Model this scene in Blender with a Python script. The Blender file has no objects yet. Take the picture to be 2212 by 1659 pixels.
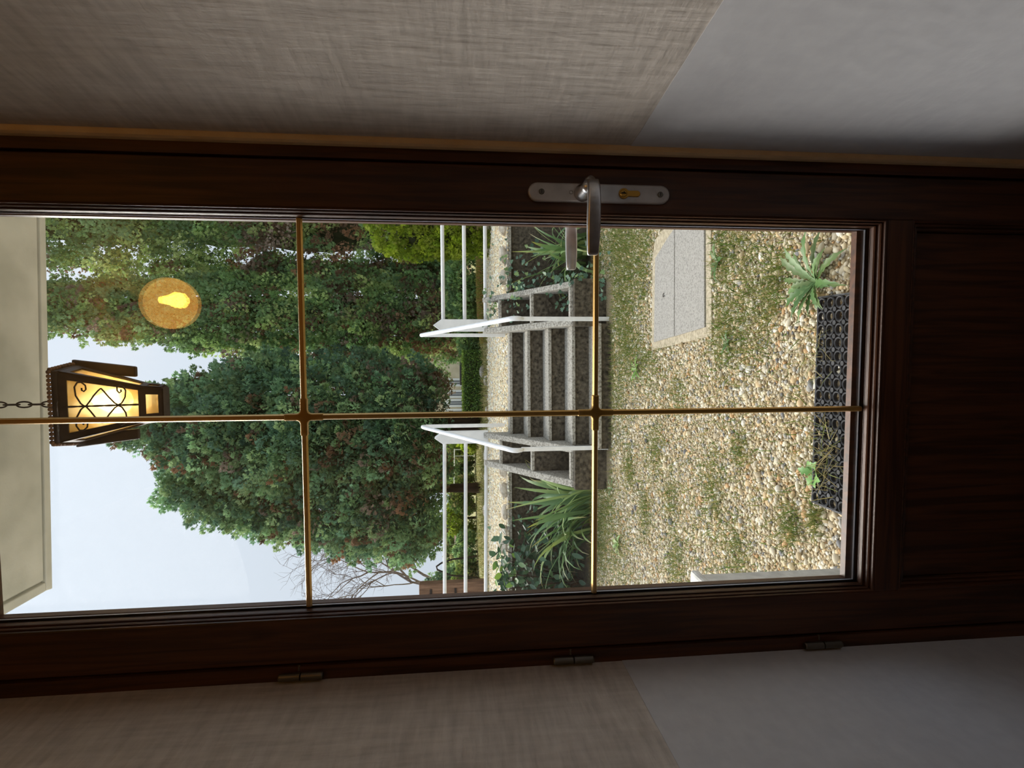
import bpy, bmesh, math, random
import numpy as np
from mathutils import Vector, Matrix

# ------------------------------------------------------------------ camera, world, light, exposure
scene = bpy.context.scene
COL = scene.collection
rng = np.random.default_rng(7)
random.seed(7)

cam_data = bpy.data.cameras.new('camera')
cam = bpy.data.objects.new('camera', cam_data)
COL.objects.link(cam)
scene.camera = cam
cam_data.sensor_fit = 'HORIZONTAL'
cam_data.sensor_width = 36.0
cam_data.lens = 36.0 * 1212.0 / 2212.0
cam_data.clip_start = 0.02
cam_data.clip_end = 400
EYE = Vector((0.0, -0.915, 1.40))
# a portrait-sideways hold: the picture's right is the world's down
rx, ry, rz = -0.10212628, 0.00319821, 0.06262297
R3 = Matrix.Rotation(rx, 3, 'X') @ Matrix.Rotation(ry, 3, 'Y') @ Matrix.Rotation(rz, 3, 'Z')
CM = R3 @ Matrix(((0, -1, 0), (0, 0, 1), (-1, 0, 0)))
c0, c1, c2 = CM.col[0], CM.col[1], CM.col[2]
cam.matrix_world = Matrix(((c0[0], -c1[0], -c2[0], EYE[0]),
                           (c0[1], -c1[1], -c2[1], EYE[1]),
                           (c0[2], -c1[2], -c2[2], EYE[2]),
                           (0, 0, 0, 1)))

world = bpy.data.worlds.new('overcast_sky')
scene.world = world
world.use_nodes = True
wn = world.node_tree.nodes
wl = world.node_tree.links
bg = wn['Background']
tc = wn.new('ShaderNodeTexCoord')
sx = wn.new('ShaderNodeSeparateXYZ')
mx = wn.new('ShaderNodeMath'); mx.operation = 'MAXIMUM'; mx.inputs[1].default_value = 0.0
ma = wn.new('ShaderNodeMath'); ma.operation = 'MULTIPLY_ADD'
ma.inputs[1].default_value = 0.5; ma.inputs[2].default_value = 1.0
ms = wn.new('ShaderNodeMath'); ms.operation = 'MULTIPLY'; ms.inputs[1].default_value = 0.565
wl.new(tc.outputs['Generated'], sx.inputs[0])
wl.new(sx.outputs['Z'], mx.inputs[0]); wl.new(mx.outputs[0], ma.inputs[0])
wl.new(ma.outputs[0], ms.inputs[0]); wl.new(ms.outputs[0], bg.inputs['Strength'])
bg.inputs['Color'].default_value = (0.80, 0.895, 1.0, 1)

sun_d = bpy.data.lights.new('sun', 'SUN')
sun_d.energy = 4.3
sun_d.angle = math.radians(45)
sun_d.color = (1.0, 0.95, 0.86)
sun = bpy.data.objects.new('sun', sun_d)
COL.objects.link(sun)
sun.rotation_euler = Vector((0.38, -0.66, -0.64)).to_track_quat('-Z', 'Y').to_euler()

vs = scene.view_settings
vs.view_transform = 'Standard'
vs.look = 'None'
vs.exposure = 0.62
vs.gamma = 1.0
vs.use_curve_mapping = False
scene.cycles.use_denoising = True
scene.cycles.max_bounces = 10
scene.cycles.diffuse_bounces = 5
scene.cycles.transparent_max_bounces = 24
scene.cycles.sample_clamp_indirect = 6.0

G = 0.10      # garden ground level
T = 0.83      # terrace level
FL = 0.12     # floor indoors

# ------------------------------------------------------------------ helpers
def lin(*c):
    o = []
    for v in c:
        v = v / 255.0
        o.append(v / 12.92 if v <= 0.04045 else ((v + 0.055) / 1.055) ** 2.4)
    return tuple(o)

def lin4(*c):
    return lin(*c) + (1.0,)

class MB:
    def __init__(s):
        s.v = []; s.f = []
    def box(s, x0, x1, y0, y1, z0, z1):
        b = len(s.v)
        s.v += [(x0,y0,z0),(x1,y0,z0),(x1,y1,z0),(x0,y1,z0),(x0,y0,z1),(x1,y0,z1),(x1,y1,z1),(x0,y1,z1)]
        s.f += [tuple(b+i for i in q) for q in ((0,3,2,1),(4,5,6,7),(0,1,5,4),(1,2,6,5),(2,3,7,6),(3,0,4,7))]
        return s
    def hexa(s, P):
        b = len(s.v); s.v += [tuple(p) for p in P]
        s.f += [tuple(b+i for i in q) for q in ((0,3,2,1),(4,5,6,7),(0,1,5,4),(1,2,6,5),(2,3,7,6),(3,0,4,7))]
        return s
    def prism(s, poly, y0, y1, axis='y'):
        """poly of 2-D points extruded: axis y: (x,z); axis z: (x,y); axis x: (y,z)"""
        n = len(poly); b = len(s.v)
        for h in (y0, y1):
            for p in poly:
                s.v.append({'y': (p[0], h, p[1]), 'z': (p[0], p[1], h), 'x': (h, p[0], p[1])}[axis])
        s.f.append(tuple(b+i for i in range(n))); s.f.append(tuple(b+n+i for i in reversed(range(n))))
        for i in range(n):
            j = (i+1) % n
            s.f.append((b+j, b+i, b+n+i, b+n+j))
        return s
    def tube(s, path, r, n=10, caps=True, sy=1.0, ref=None):
        path = [Vector(p) for p in path]; b = len(s.v); m = len(path)
        rr = r if isinstance(r, (list, tuple)) else [r]*m
        prev = None
        for i, p in enumerate(path):
            t = (path[min(i+1, m-1)] - path[max(i-1, 0)]).normalized()
            if prev is None:
                u = Vector(ref) if ref else (Vector((0,0,1)) if abs(t.z) < .9 else Vector((1,0,0)))
            else:
                u = prev
            a = (u - t*u.dot(t)).normalized(); c = t.cross(a); prev = a
            for k in range(n):
                q = 2*math.pi*k/n
                s.v.append(tuple(p + a*(math.cos(q)*rr[i]) + c*(math.sin(q)*rr[i]*sy)))
        for i in range(m-1):
            for k in range(n):
                k2 = (k+1) % n
                s.f.append((b+i*n+k, b+i*n+k2, b+(i+1)*n+k2, b+(i+1)*n+k))
        if caps:
            s.f.append(tuple(b+k for k in reversed(range(n)))); s.f.append(tuple(b+(m-1)*n+k for k in range(n)))
        return s
    def lathe(s, prof, c, n=24, axis='z'):
        b = len(s.v)
        for (r, h) in prof:
            for k in range(n):
                q = 2*math.pi*k/n
                if axis == 'z': s.v.append((c[0]+r*math.cos(q), c[1]+r*math.sin(q), c[2]+h))
                else: s.v.append((c[0]+r*math.cos(q), c[1]+h, c[2]+r*math.sin(q)))
        for i in range(len(prof)-1):
            for k in range(n):
                k2 = (k+1) % n
                s.f.append((b+i*n+k, b+i*n+k2, b+(i+1)*n+k2, b+(i+1)*n+k))
        s.f.append(tuple(b+k for k in reversed(range(n)))); s.f.append(tuple(b+(len(prof)-1)*n+k for k in range(n)))
        return s
    def build(s, name, mat, parent=None, smooth=False, bevel=0.0, seg=2, **props):
        me = bpy.data.meshes.new(name)
        me.from_pydata([tuple(v) for v in s.v], [], s.f)
        bm = bmesh.new(); bm.from_mesh(me)
        bmesh.ops.recalc_face_normals(bm, faces=bm.faces)
        bm.to_mesh(me); bm.free()
        return link(name, me, mat, parent, smooth, bevel, seg, **props)

def link(name, me, mat, parent=None, smooth=False, bevel=0.0, seg=2, **props):
    ob = bpy.data.objects.new(name, me)
    COL.objects.link(ob)
    if mat is not None and not me.materials:
        me.materials.append(mat)
    if smooth:
        me.polygons.foreach_set('use_smooth', [True]*len(me.polygons))
    if bevel > 0:
        m = ob.modifiers.new('bevel', 'BEVEL'); m.width = bevel; m.segments = seg; m.limit_method = 'ANGLE'
        m.angle_limit = math.radians(40)
    if parent is not None:
        put(ob, parent)
    for k, v in props.items():
        ob[k] = v
    return ob

ROOT = {}
def put(ob, parent):
    ob.parent = parent
    loc = ROOT.get(parent.name, Vector((0, 0, 0)))
    ob.matrix_parent_inverse = Matrix.Translation(-loc)

def thing(name, loc, label=None, cat=None, group=None, kind=None):
    e = bpy.data.objects.new(name, None)
    e.empty_display_size = 0.05
    COL.objects.link(e)
    e.location = loc
    ROOT[e.name] = Vector(loc)
    tag(e, label, cat, group, kind)
    return e

def tag(o, label=None, cat=None, group=None, kind=None):
    if label: o['label'] = label
    if cat: o['category'] = cat
    if group: o['group'] = group
    if kind: o['kind'] = kind
    return o

def array_mesh(name, V, F, mat, col=None, smooth=False, attr=None):
    """V (n,3), F (m,k) arrays with k constant; col (n,3) linear point colours"""
    V = np.ascontiguousarray(V, dtype=np.float32); F = np.ascontiguousarray(F, dtype=np.int32)
    me = bpy.data.meshes.new(name)
    k = F.shape[1]
    me.vertices.add(len(V)); me.vertices.foreach_set('co', V.ravel())
    me.loops.add(F.size); me.loops.foreach_set('vertex_index', F.ravel())
    me.polygons.add(len(F))
    me.polygons.foreach_set('loop_start', np.arange(0, F.size, k, dtype=np.int32))
    me.polygons.foreach_set('loop_total', np.full(len(F), k, dtype=np.int32))
    if smooth:
        me.polygons.foreach_set('use_smooth', np.ones(len(F), dtype=bool))
    me.update(calc_edges=True)
    if col is not None:
        a = me.color_attributes.new('Col', 'FLOAT_COLOR', 'POINT')
        c4 = np.ones((len(V), 4), dtype=np.float32); c4[:, :3] = col
        a.data.foreach_set('color', c4.ravel())
    me.materials.append(mat)
    return me

def norm(a):
    return a / np.maximum(np.linalg.norm(a, axis=-1, keepdims=True), 1e-9)

# ------------------------------------------------------------------ materials
def newmat(name):
    m = bpy.data.materials.new(name); m.use_nodes = True
    nt = m.node_tree
    return m, nt, nt.nodes['Principled BSDF']

def plain(name, col, rough=0.6, metal=0.0, spec=0.5, emit=None, estr=0.0):
    m, nt, b = newmat(name)
    b.inputs['Base Color'].default_value = col + (1,)
    b.inputs['Roughness'].default_value = rough
    b.inputs['Metallic'].default_value = metal
    b.inputs['Specular IOR Level'].default_value = spec
    if emit:
        b.inputs['Emission Color'].default_value = emit + (1,); b.inputs['Emission Strength'].default_value = estr
    return m

def noisy(name, ca, cb, scale=(1, 1, 1), detail=6, rough=0.8, nscale=8.0, bump=0.2, bdist=0.01, bscale=None,
          lo=0.35, hi=0.65, spec=0.3, metal=0.0, dist=0.0):
    """two colours mixed by noise in object space + a noise bump"""
    m, nt, b = newmat(name); N, L = nt.nodes, nt.links
    tcn = N.new('ShaderNodeTexCoord'); mp = N.new('ShaderNodeMapping'); mp.inputs['Scale'].default_value = scale
    nz = N.new('ShaderNodeTexNoise'); nz.inputs['Scale'].default_value = nscale; nz.inputs['Detail'].default_value = detail
    nz.inputs['Distortion'].default_value = dist
    rp = N.new('ShaderNodeValToRGB'); rp.color_ramp.elements[0].position = lo; rp.color_ramp.elements[1].position = hi
    rp.color_ramp.elements[0].color = ca + (1,); rp.color_ramp.elements[1].color = cb + (1,)
    L.new(tcn.outputs['Object'], mp.inputs[0]); L.new(mp.outputs[0], nz.inputs['Vector'])
    L.new(nz.outputs['Fac'], rp.inputs[0]); L.new(rp.outputs[0], b.inputs['Base Color'])
    if bump > 0:
        n2 = N.new('ShaderNodeTexNoise'); n2.inputs['Scale'].default_value = bscale or nscale*4
        n2.inputs['Detail'].default_value = 5
        bp = N.new('ShaderNodeBump'); bp.inputs['Strength'].default_value = bump; bp.inputs['Distance'].default_value = bdist
        L.new(mp.outputs[0], n2.inputs['Vector']); L.new(n2.outputs['Fac'], bp.inputs['Height'])
        L.new(bp.outputs[0], b.inputs['Normal'])
    b.inputs['Roughness'].default_value = rough; b.inputs['Specular IOR Level'].default_value = spec
    b.inputs['Metallic'].default_value = metal
    return m

def colattr(name, rough=0.6, spec=0.25, transl=0.0):
    m, nt, b = newmat(name); N, L = nt.nodes, nt.links
    at = N.new('ShaderNodeAttribute'); at.attribute_name = 'Col'
    L.new(at.outputs['Color'], b.inputs['Base Color'])
    b.inputs['Roughness'].default_value = rough; b.inputs['Specular IOR Level'].default_value = spec
    if transl > 0:
        tr = N.new('ShaderNodeBsdfTranslucent'); mixn = N.new('ShaderNodeMixShader'); mixn.inputs[0].default_value = transl
        L.new(at.outputs['Color'], tr.inputs['Color'])
        L.new(b.outputs[0], mixn.inputs[1]); L.new(tr.outputs[0], mixn.inputs[2])
        L.new(mixn.outputs[0], N['Material Output'].inputs['Surface'])
    return m

M = {}
M['foliage'] = colattr('foliage', 0.65, 0.2, 0.42)
M['leaf'] = colattr('leaf', 0.4, 0.4, 0.2)
M['grass'] = colattr('grass_blade', 0.6, 0.25, 0.25)
M['white_paint'] = noisy('white_paint', lin(232, 234, 236), lin(246, 247, 248), nscale=14, rough=0.45, bump=0.06, bscale=60, bdist=0.003)
M['white_render'] = noisy('white_render', lin(196, 196, 192), lin(222, 222, 218), nscale=30, rough=0.9, bump=0.5, bscale=120, bdist=0.004)
M['soffit'] = noisy('soffit', lin(200, 202, 194), lin(222, 223, 216), nscale=9, rough=0.9, bump=0.3, bscale=140, bdist=0.002)
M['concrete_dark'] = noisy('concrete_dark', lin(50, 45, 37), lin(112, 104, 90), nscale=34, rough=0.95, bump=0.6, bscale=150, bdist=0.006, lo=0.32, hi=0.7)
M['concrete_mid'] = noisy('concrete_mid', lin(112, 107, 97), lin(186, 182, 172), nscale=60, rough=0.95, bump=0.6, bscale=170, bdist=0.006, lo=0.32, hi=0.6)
M['concrete_lid'] = noisy('concrete_lid', lin(128, 126, 121), lin(160, 157, 151), nscale=120, rough=0.95, bump=0.6, bscale=190, bdist=0.004, lo=0.35, hi=0.55)
M['sand_concrete'] = noisy('sand_concrete', lin(150, 140, 118), lin(186, 175, 152), nscale=60, rough=0.95, bump=0.6, bscale=160, bdist=0.004)
M['soil'] = noisy('soil', lin(92, 78, 58), lin(150, 133, 104), nscale=22, rough=0.95, bump=0.6, bscale=90, bdist=0.01)
M['bed'] = noisy('bed_soil', lin(52, 46, 36), lin(86, 78, 58), nscale=30, rough=0.95, bump=0.7, bscale=90, bdist=0.012)
M['sand'] = noisy('gravel_sand', lin(118, 104, 80), lin(178, 162, 130), nscale=70, rough=0.95, bump=0.6, bscale=150, bdist=0.008)
M['turf'] = noisy('turf', lin(112, 118, 66), lin(176, 166, 112), nscale=6, rough=0.95, bump=0.5, bscale=60, bdist=0.02)
M['bark'] = noisy('bark', lin(40, 30, 24), lin(74, 58, 46), scale=(1, 1, 0.15), nscale=20, rough=0.95, bump=0.6, bdist=0.02)
M['grey_bark'] = noisy('grey_bark', lin(92, 78, 74), lin(140, 124, 118), scale=(1, 1, 0.2), nscale=20, rough=0.95, bump=0.3)
M['iron'] = noisy('dark_iron', lin(34, 30, 28), lin(56, 48, 43), nscale=40, rough=0.55, bump=0.2, bdist=0.002, metal=0.3)
M['rust_bead'] = noisy('rust_bead', lin(86, 62, 46), lin(128, 94, 66), nscale=50, rough=0.7, bump=0.1)
M['rubber'] = noisy('rubber', lin(38, 39, 42), lin(64, 66, 70), nscale=30, rough=0.6, bump=0.1)
M['alu'] = noisy('brushed_aluminium', lin(190, 190, 192), lin(212, 212, 214), nscale=60, rough=0.30, bump=0.02, metal=0.9)
M['alu_plate'] = noisy('aluminium_plate', lin(176, 176, 178), lin(204, 204, 206), nscale=25, rough=0.42, bump=0.02, metal=0.35)
M['brass'] = plain('brass', lin(176, 132, 58), 0.3, 0.9)
M['muntin'] = plain('brass_muntin', lin(184, 146, 80), 0.36, 0.75)
M['dark'] = plain('dark_slot', lin(14, 13, 12), 0.6)
M['steel'] = plain('steel_screw', lin(120, 116, 108), 0.4, 0.9)
M['spacer'] = plain('aluminium_spacer', lin(190, 195, 208), 0.4, 0.1)
M['stone'] = noisy('edging_stone', lin(168, 154, 132), lin(216, 208, 194), nscale=14, rough=0.9, bump=0.6, bdist=0.01)
M['timber'] = noisy('timber', lin(98, 74, 58), lin(140, 110, 88), scale=(1, 1, 0.12), nscale=24, rough=0.85, bump=0.3)
M['cream_wall'] = noisy('cream_wall', lin(206, 192, 164), lin(220, 208, 182), nscale=2, rough=0.9, bump=0.0)
M['house_white'] = plain('house_white', lin(232, 232, 230), 0.6)
M['house_glass'] = plain('house_glass', lin(120, 124, 132), 0.15)
M['roof_tile'] = noisy('roof_tile', lin(112, 84, 72), lin(142, 110, 96), nscale=6, rough=0.9, bump=0.2)
M['black_roof'] = plain('black_roof', lin(44, 42, 40), 0.8)

def wood(name, ca, cb, vertical=True):
    m, nt, b = newmat(name); N, L = nt.nodes, nt.links
    tcn = N.new('ShaderNodeTexCoord'); mp = N.new('ShaderNodeMapping')
    mp.inputs['Scale'].default_value = (60, 60, 3.0) if vertical else (3.0, 60, 60)
    nz = N.new('ShaderNodeTexNoise'); nz.inputs['Scale'].default_value = 1.4; nz.inputs['Detail'].default_value = 7
    nz.inputs['Distortion'].default_value = 0.7
    rp = N.new('ShaderNodeValToRGB'); rp.color_ramp.elements[0].position = 0.36; rp.color_ramp.elements[1].position = 0.66
    rp.color_ramp.elements[0].color = ca + (1,); rp.color_ramp.elements[1].color = cb + (1,)
    bp = N.new('ShaderNodeBump'); bp.inputs['Strength'].default_value = 0.15; bp.inputs['Distance'].default_value = 0.001
    L.new(tcn.outputs['Object'], mp.inputs[0]); L.new(mp.outputs[0], nz.inputs['Vector'])
    L.new(nz.outputs['Fac'], rp.inputs[0]); L.new(rp.outputs[0], b.inputs['Base Color'])
    L.new(nz.outputs['Fac'], bp.inputs['Height']); L.new(bp.outputs[0], b.inputs['Normal'])
    b.inputs['Roughness'].default_value = 0.42; b.inputs['Specular IOR Level'].default_value = 0.4
    return m
M['wood'] = wood('stained_wood', lin(57, 35, 23), lin(92, 57, 36))
M['wood_h'] = wood('stained_wood_rail', lin(57, 35, 23), lin(92, 57, 36), False)

def wallpaper(name, ca, cb, strength, sc_along, sc_up):
    """relief wallpaper: fine strokes lying along and across the wall"""
    m, nt, b = newmat(name); N, L = nt.nodes, nt.links
    tcn = N.new('ShaderNodeTexCoord')
    hs = []
    for k in (0, 1):
        mp = N.new('ShaderNodeMapping')
        mp.inputs['Scale'].default_value = (60, sc_up, sc_along) if k == 0 else (60, sc_along, sc_up)
        L.new(tcn.outputs['Object'], mp.inputs[0])
        nz = N.new('ShaderNodeTexNoise'); nz.inputs['Scale'].default_value = 1.0; nz.inputs['Detail'].default_value = 4
        L.new(mp.outputs[0], nz.inputs['Vector']); hs.append(nz)
    big = N.new('ShaderNodeTexNoise'); big.inputs['Scale'].default_value = 3.0; big.inputs['Detail'].default_value = 3
    L.new(tcn.outputs['Object'], big.inputs['Vector'])
    mixh = N.new('ShaderNodeMix'); mixh.data_type = 'FLOAT'
    L.new(big.outputs['Fac'], mixh.inputs[0]); L.new(hs[0].outputs['Fac'], mixh.inputs[2]); L.new(hs[1].outputs['Fac'], mixh.inputs[3])
    rp = N.new('ShaderNodeValToRGB'); rp.color_ramp.elements[0].position = 0.35; rp.color_ramp.elements[1].position = 0.65
    rp.color_ramp.elements[0].color = ca + (1,); rp.color_ramp.elements[1].color = cb + (1,)
    L.new(mixh.outputs[0], rp.inputs[0]); L.new(rp.outputs[0], b.inputs['Base Color'])
    bp = N.new('ShaderNodeBump'); bp.inputs['Strength'].default_value = strength; bp.inputs['Distance'].default_value = 0.004
    L.new(mixh.outputs[0], bp.inputs['Height']); L.new(bp.outputs[0], b.inputs['Normal'])
    b.inputs['Roughness'].default_value = 0.8; b.inputs['Specular IOR Level'].default_value = 0.25
    return m
M['paper_up'] = wallpaper('relief_wallpaper', lin(174, 167, 161), lin(200, 193, 187), 1.0, 14, 95)
M['paper_low'] = wallpaper('plain_wallpaper', lin(190, 191, 197), lin(198, 199, 204), 0.3, 30, 60)
M['ceiling'] = noisy('ceiling_paint', lin(200, 196, 190), lin(212, 208, 202), nscale=6, rough=0.9, bump=0.1)
M['floor'] = noisy('floor_tile', lin(58, 45, 36), lin(76, 60, 48), nscale=5, rough=0.6, bump=0.05)

def glassmat():
    m = bpy.data.materials.new('window_glass'); m.use_nodes = True
    nt = m.node_tree; N, L = nt.nodes, nt.links
    N.remove(N['Principled BSDF'])
    lw = N.new('ShaderNodeLayerWeight'); lw.inputs['Blend'].default_value = 0.5
    pw = N.new('ShaderNodeMath'); pw.operation = 'POWER'; pw.inputs[1].default_value = 5.0
    mu = N.new('ShaderNodeMath'); mu.operation = 'MULTIPLY_ADD'; mu.inputs[1].default_value = 0.9; mu.inputs[2].default_value = 0.04
    tr = N.new('ShaderNodeBsdfTransparent'); gl = N.new('ShaderNodeBsdfGlossy'); gl.inputs['Roughness'].default_value = 0.0
    mixn = N.new('ShaderNodeMixShader')
    L.new(lw.outputs['Facing'], pw.inputs[0]); L.new(pw.outputs[0], mu.inputs[0]); L.new(mu.outputs[0], mixn.inputs[0])
    L.new(tr.outputs[0], mixn.inputs[1]); L.new(gl.outputs[0], mixn.inputs[2])
    L.new(mixn.outputs[0], N['Material Output'].inputs['Surface'])
    return m
M['glass'] = glassmat()

PEB = [(0.00, lin(216, 202, 170)), (0.16, lin(200, 182, 148)), (0.30, lin(206, 196, 174)), (0.46, lin(228, 219, 196)),
       (0.60, lin(188, 174, 148)), (0.70, lin(216, 190, 150)), (0.79, lin(176, 173, 166)), (0.86, lin(236, 230, 216)),
       (0.93, lin(206, 168, 124)), (0.975, lin(128, 128, 130))]
def pebcol(r):
    pos = np.array([p for p, c in PEB]); cs = np.array([c for p, c in PEB])
    return cs[np.searchsorted(pos, r, side='right') - 1]
def pebmat():
    m, nt, b = newmat('pebble'); N, L = nt.nodes, nt.links
    oi = N.new('ShaderNodeObjectInfo'); rp = N.new('ShaderNodeValToRGB'); cr = rp.color_ramp
    cr.interpolation = 'CONSTANT'
    while len(cr.elements) < len(PEB): cr.elements.new(0.5)
    for e, (p, c) in zip(cr.elements, PEB): e.position = p; e.color = tuple(.88*v for v in c) + (1,)
    L.new(oi.outputs['Random'], rp.inputs[0]); L.new(rp.outputs[0], b.inputs['Base Color'])
    b.inputs['Roughness'].default_value = 0.8; b.inputs['Specular IOR Level'].default_value = 0.25
    return m
M['pebble'] = pebmat()
M['gravel'] = colattr('gravel', 0.85, 0.2)

# ------------------------------------------------------------------ the room
def struct(name, mb, mat, parent=None, **k):
    return mb.build(name, mat, parent, kind='structure', **k)

DADO = 1.118
# right wall: a straight return by the door, then opening out towards the room
def wall_poly(pts, thick_dir, z0, z1):
    mb = MB(); n = len(pts)
    for (x, y) in pts: mb.v.append((x, y, z0))
    for (x, y) in pts: mb.v.append((x, y, z1))
    off = [(x + thick_dir, y) for x, y in pts]
    for (x, y) in off: mb.v.append((x, y, z0))
    for (x, y) in off: mb.v.append((x, y, z1))
    for i in range(n-1):
        mb.f += [(i, i+1, n+i+1, n+i), (2*n+i+1, 2*n+i, 3*n+i, 3*n+i+1), (n+i, n+i+1, 3*n+i+1, 3*n+i), (i+1, i, 2*n+i, 2*n+i+1)]
    mb.f += [(0, n, 3*n, 2*n), (n-1, 2*n-1+0, 4*n-1, 3*n-1)] if False else [(0, n, 3*n, 2*n), (n-1, 3*n-1, 4*n-1, 2*n-1)]
    return mb
RW = [(0.3225, 0.0), (0.3225, -0.03), (0.3275, -0.08), (0.362, -0.335), (0.95, -4.2)]
LW = [(-0.537, 0.0), (-0.538, -0.10), (-0.537, -0.26), (-0.60, -4.2)]
wr = struct('wall_right', wall_poly(RW, 0.12, DADO, 2.64), M['paper_up'], label='warm grey relief papered wall right of the door', category='wall')
struct('wallpaper_dado', wall_poly([(x-0.0008, y) for x, y in RW], 0.12, FL-0.1, DADO), M['paper_low'], wr, label='smooth pale grey paper below the dado line')
wlft = struct('wall_left', wall_poly(LW, -0.12, DADO, 2.64), M['paper_up'], label='warm grey relief papered wall left of the door by the hinges', category='wall')
struct('wallpaper_dado', wall_poly([(x+0.0008, y) for x, y in LW], -0.12, FL-0.1, DADO), M['paper_low'], wlft, label='smooth pale grey paper below the dado line')
struct('wall_back', MB().box(-0.75, 1.1, -4.32, -4.2, FL-0.1, 2.64), M['paper_up'], label='papered wall at the far end of the hall', category='wall')
struct('floor', MB().box(-0.75, 1.1, -4.3, 0.08, FL-0.12, FL), M['floor'], label='brown tiled hall floor', category='floor')
struct('ceiling', MB().box(-0.75, 1.1, -4.3, 0.0, 2.64, 2.74), M['ceiling'], label='off-white hall ceiling', category='ceiling')
wf = MB().box(-6.0, -0.537, 0.0, 0.20, -0.1, 2.9).box(0.313, 6.0, 0.0, 0.20, -0.1, 2.9).box(-0.537, 0.313, 0.0, 0.20, 2.285, 2.9)
struct('wall_front', wf, M['white_render'], label='rendered house wall around the garden door', category='wall')
struct('trim_1', MB().box(-0.537, 0.313, 0.0, 0.24, FL-0.06, FL+0.012), M['concrete_mid'], label='concrete threshold under the garden door', category='threshold', bevel=0.004)
fr = MB().box(-0.537, -0.514, -0.004, 0.06, FL+0.012, 2.285).box(0.296, 0.313, -0.004, 0.06, FL+0.012, 2.285).box(-0.537, 0.313, -0.004, 0.06, 2.262, 2.285)
fr.box(-0.537, -0.500, 0.045, 0.075, FL+0.012, 2.285).box(0.282, 0.313, 0.045, 0.075, FL+0.012, 2.285)
struct('trim_2', fr, M['wood'], label='dark stained wooden frame around the garden door', category='door frame')

M['plaster_bead'] = noisy('plaster_bead', lin(218, 192, 150), lin(230, 206, 166), nscale=20, rough=0.8, bump=0.2)
struct('trim_3', MB().prism([(.3135, 0.0), (.3128, -.016), (.3150, -.022), (.3210, -.024), (.335, -.024), (.335, 0.0)], FL, 2.64, 'z'), M['plaster_bead'],
       label='narrow beige plaster bead between the door frame and the wall', category='trim')
# ------------------------------------------------------------------ the door
door = thing('door_1', (-0.529, 0.02, FL+0.012), 'dark stained wooden garden door with tall glass and brass bars', 'door', kind='structure')
LX0, LX1, LZ0, LZ1 = -0.511, 0.2935, FL+0.016, 2.26
MX0, MX1, MZ0, MZ1 = -0.437, 0.220, 0.654, 2.155      # outside of the glazing moulding
GX0, GX1, GZ0, GZ1 = -0.428, 0.2095, 0.670, 2.139     # spacer of the double glazing
BX0, BX1, BZ0, BZ1 = -0.4265, 0.2075, 0.6827, 2.13    # outer bead
MB().box(LX0, MX0, 0.0, 0.05, LZ0, LZ1).build('stile', M['wood'], door, bevel=0.002)
MB().box(MX1, LX1, 0.0, 0.05, LZ0, LZ1).build('stile', M['wood'], door, bevel=0.002)
MB().box(MX0, MX1, 0.0, 0.05, MZ1, LZ1).build('top_rail', M['wood_h'], door)
MB().box(MX0, MX1, -0.004, 0.05, 0.606, MZ0).build('lock_rail', M['wood_h'], door, bevel=0.002)
MB().box(MX0, MX1, 0.0, 0.05, LZ0, 0.26).build('bottom_rail', M['wood_h'], door, bevel=0.002)
MB().box(MX0, MX1, 0.014, 0.040, 0.26, 0.606).build('lower_panel', M['wood'], door)

def sweep_frame(name, mat, parent, outer, profile, bevel=0):
    """profile points (inset, y); one mitred mesh for each of the four sides"""
    x0, x1, z0, z1 = outer
    def ring(d, y): return [(x0+d, y, z0+d), (x1-d, y, z0+d), (x1-d, y, z1-d), (x0+d, y, z1-d)]
    rings = [ring(d, y) for d, y in profile]
    for s in range(4):
        mb = MB(); e = (s+1) % 4; n = len(rings)
        for r in rings: mb.v += [r[s], r[e]]
        for i in range(n):
            j = (i+1) % n
            mb.f.append((2*i, 2*i+1, 2*j+1, 2*j))
        mb.f.append(tuple(2*i for i in range(n))); mb.f.append(tuple(2*i+1 for i in reversed(range(n))))
        mb.build(name, mat, parent)
def ogee(w, d, proud):
    return [(0, 0.03), (0, -proud), (w*.16, -proud-.0015), (w*.30, -proud), (w*.34, d*.16), (w*.52, d*.16-.001), (w*.60, d*.2),
            (w*.64, d*.46), (w*.82, d*.46-.001), (w*.90, d*.5), (w*.94, d), (w, d), (w, 0.03)]
# the bottom ledge of the moulding is wider than its sides
def mould_sides():
    sides = {}
    wx0, wx1, wb, wt = GX0-MX0, MX1-GX1, GZ0-MZ0, MZ1-GZ1
    prof = [(0, .03), (0, -.002), (.10, -.004), (.26, -.003), (.32, .003), (.48, .002), (.58, .004), (.64, .010), (.82, .009), (.92, .011), (.96, .018), (1, .018), (1, .03)]
    rings = [[(MX0+wx0*t, y, MZ0+wb*t), (MX1-wx1*t, y, MZ0+wb*t), (MX1-wx1*t, y, MZ1-wt*t), (MX0+wx0*t, y, MZ1-wt*t)] for t, y in prof]
    for s in range(4):
        mb = MB(); e = (s+1) % 4; n = len(rings)
        for r in rings: mb.v += [r[s], r[e]]
        for i in range(n): 
            j = (i+1) % n; mb.f.append((2*i, 2*i+1, 2*j+1, 2*j))
        mb.f.append(tuple(2*i for i in range(n))); mb.f.append(tuple(2*i+1 for i in reversed(range(n))))
        mb.build('glazing_moulding', M['wood'] if s in (1, 3) else M['wood_h'], door)
mould_sides()
sweep_frame('panel_moulding', M['wood'], door, (MX0-0.002, MX1+0.002, 0.258, 0.608), ogee(0.020, 0.014, 0.002))

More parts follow.
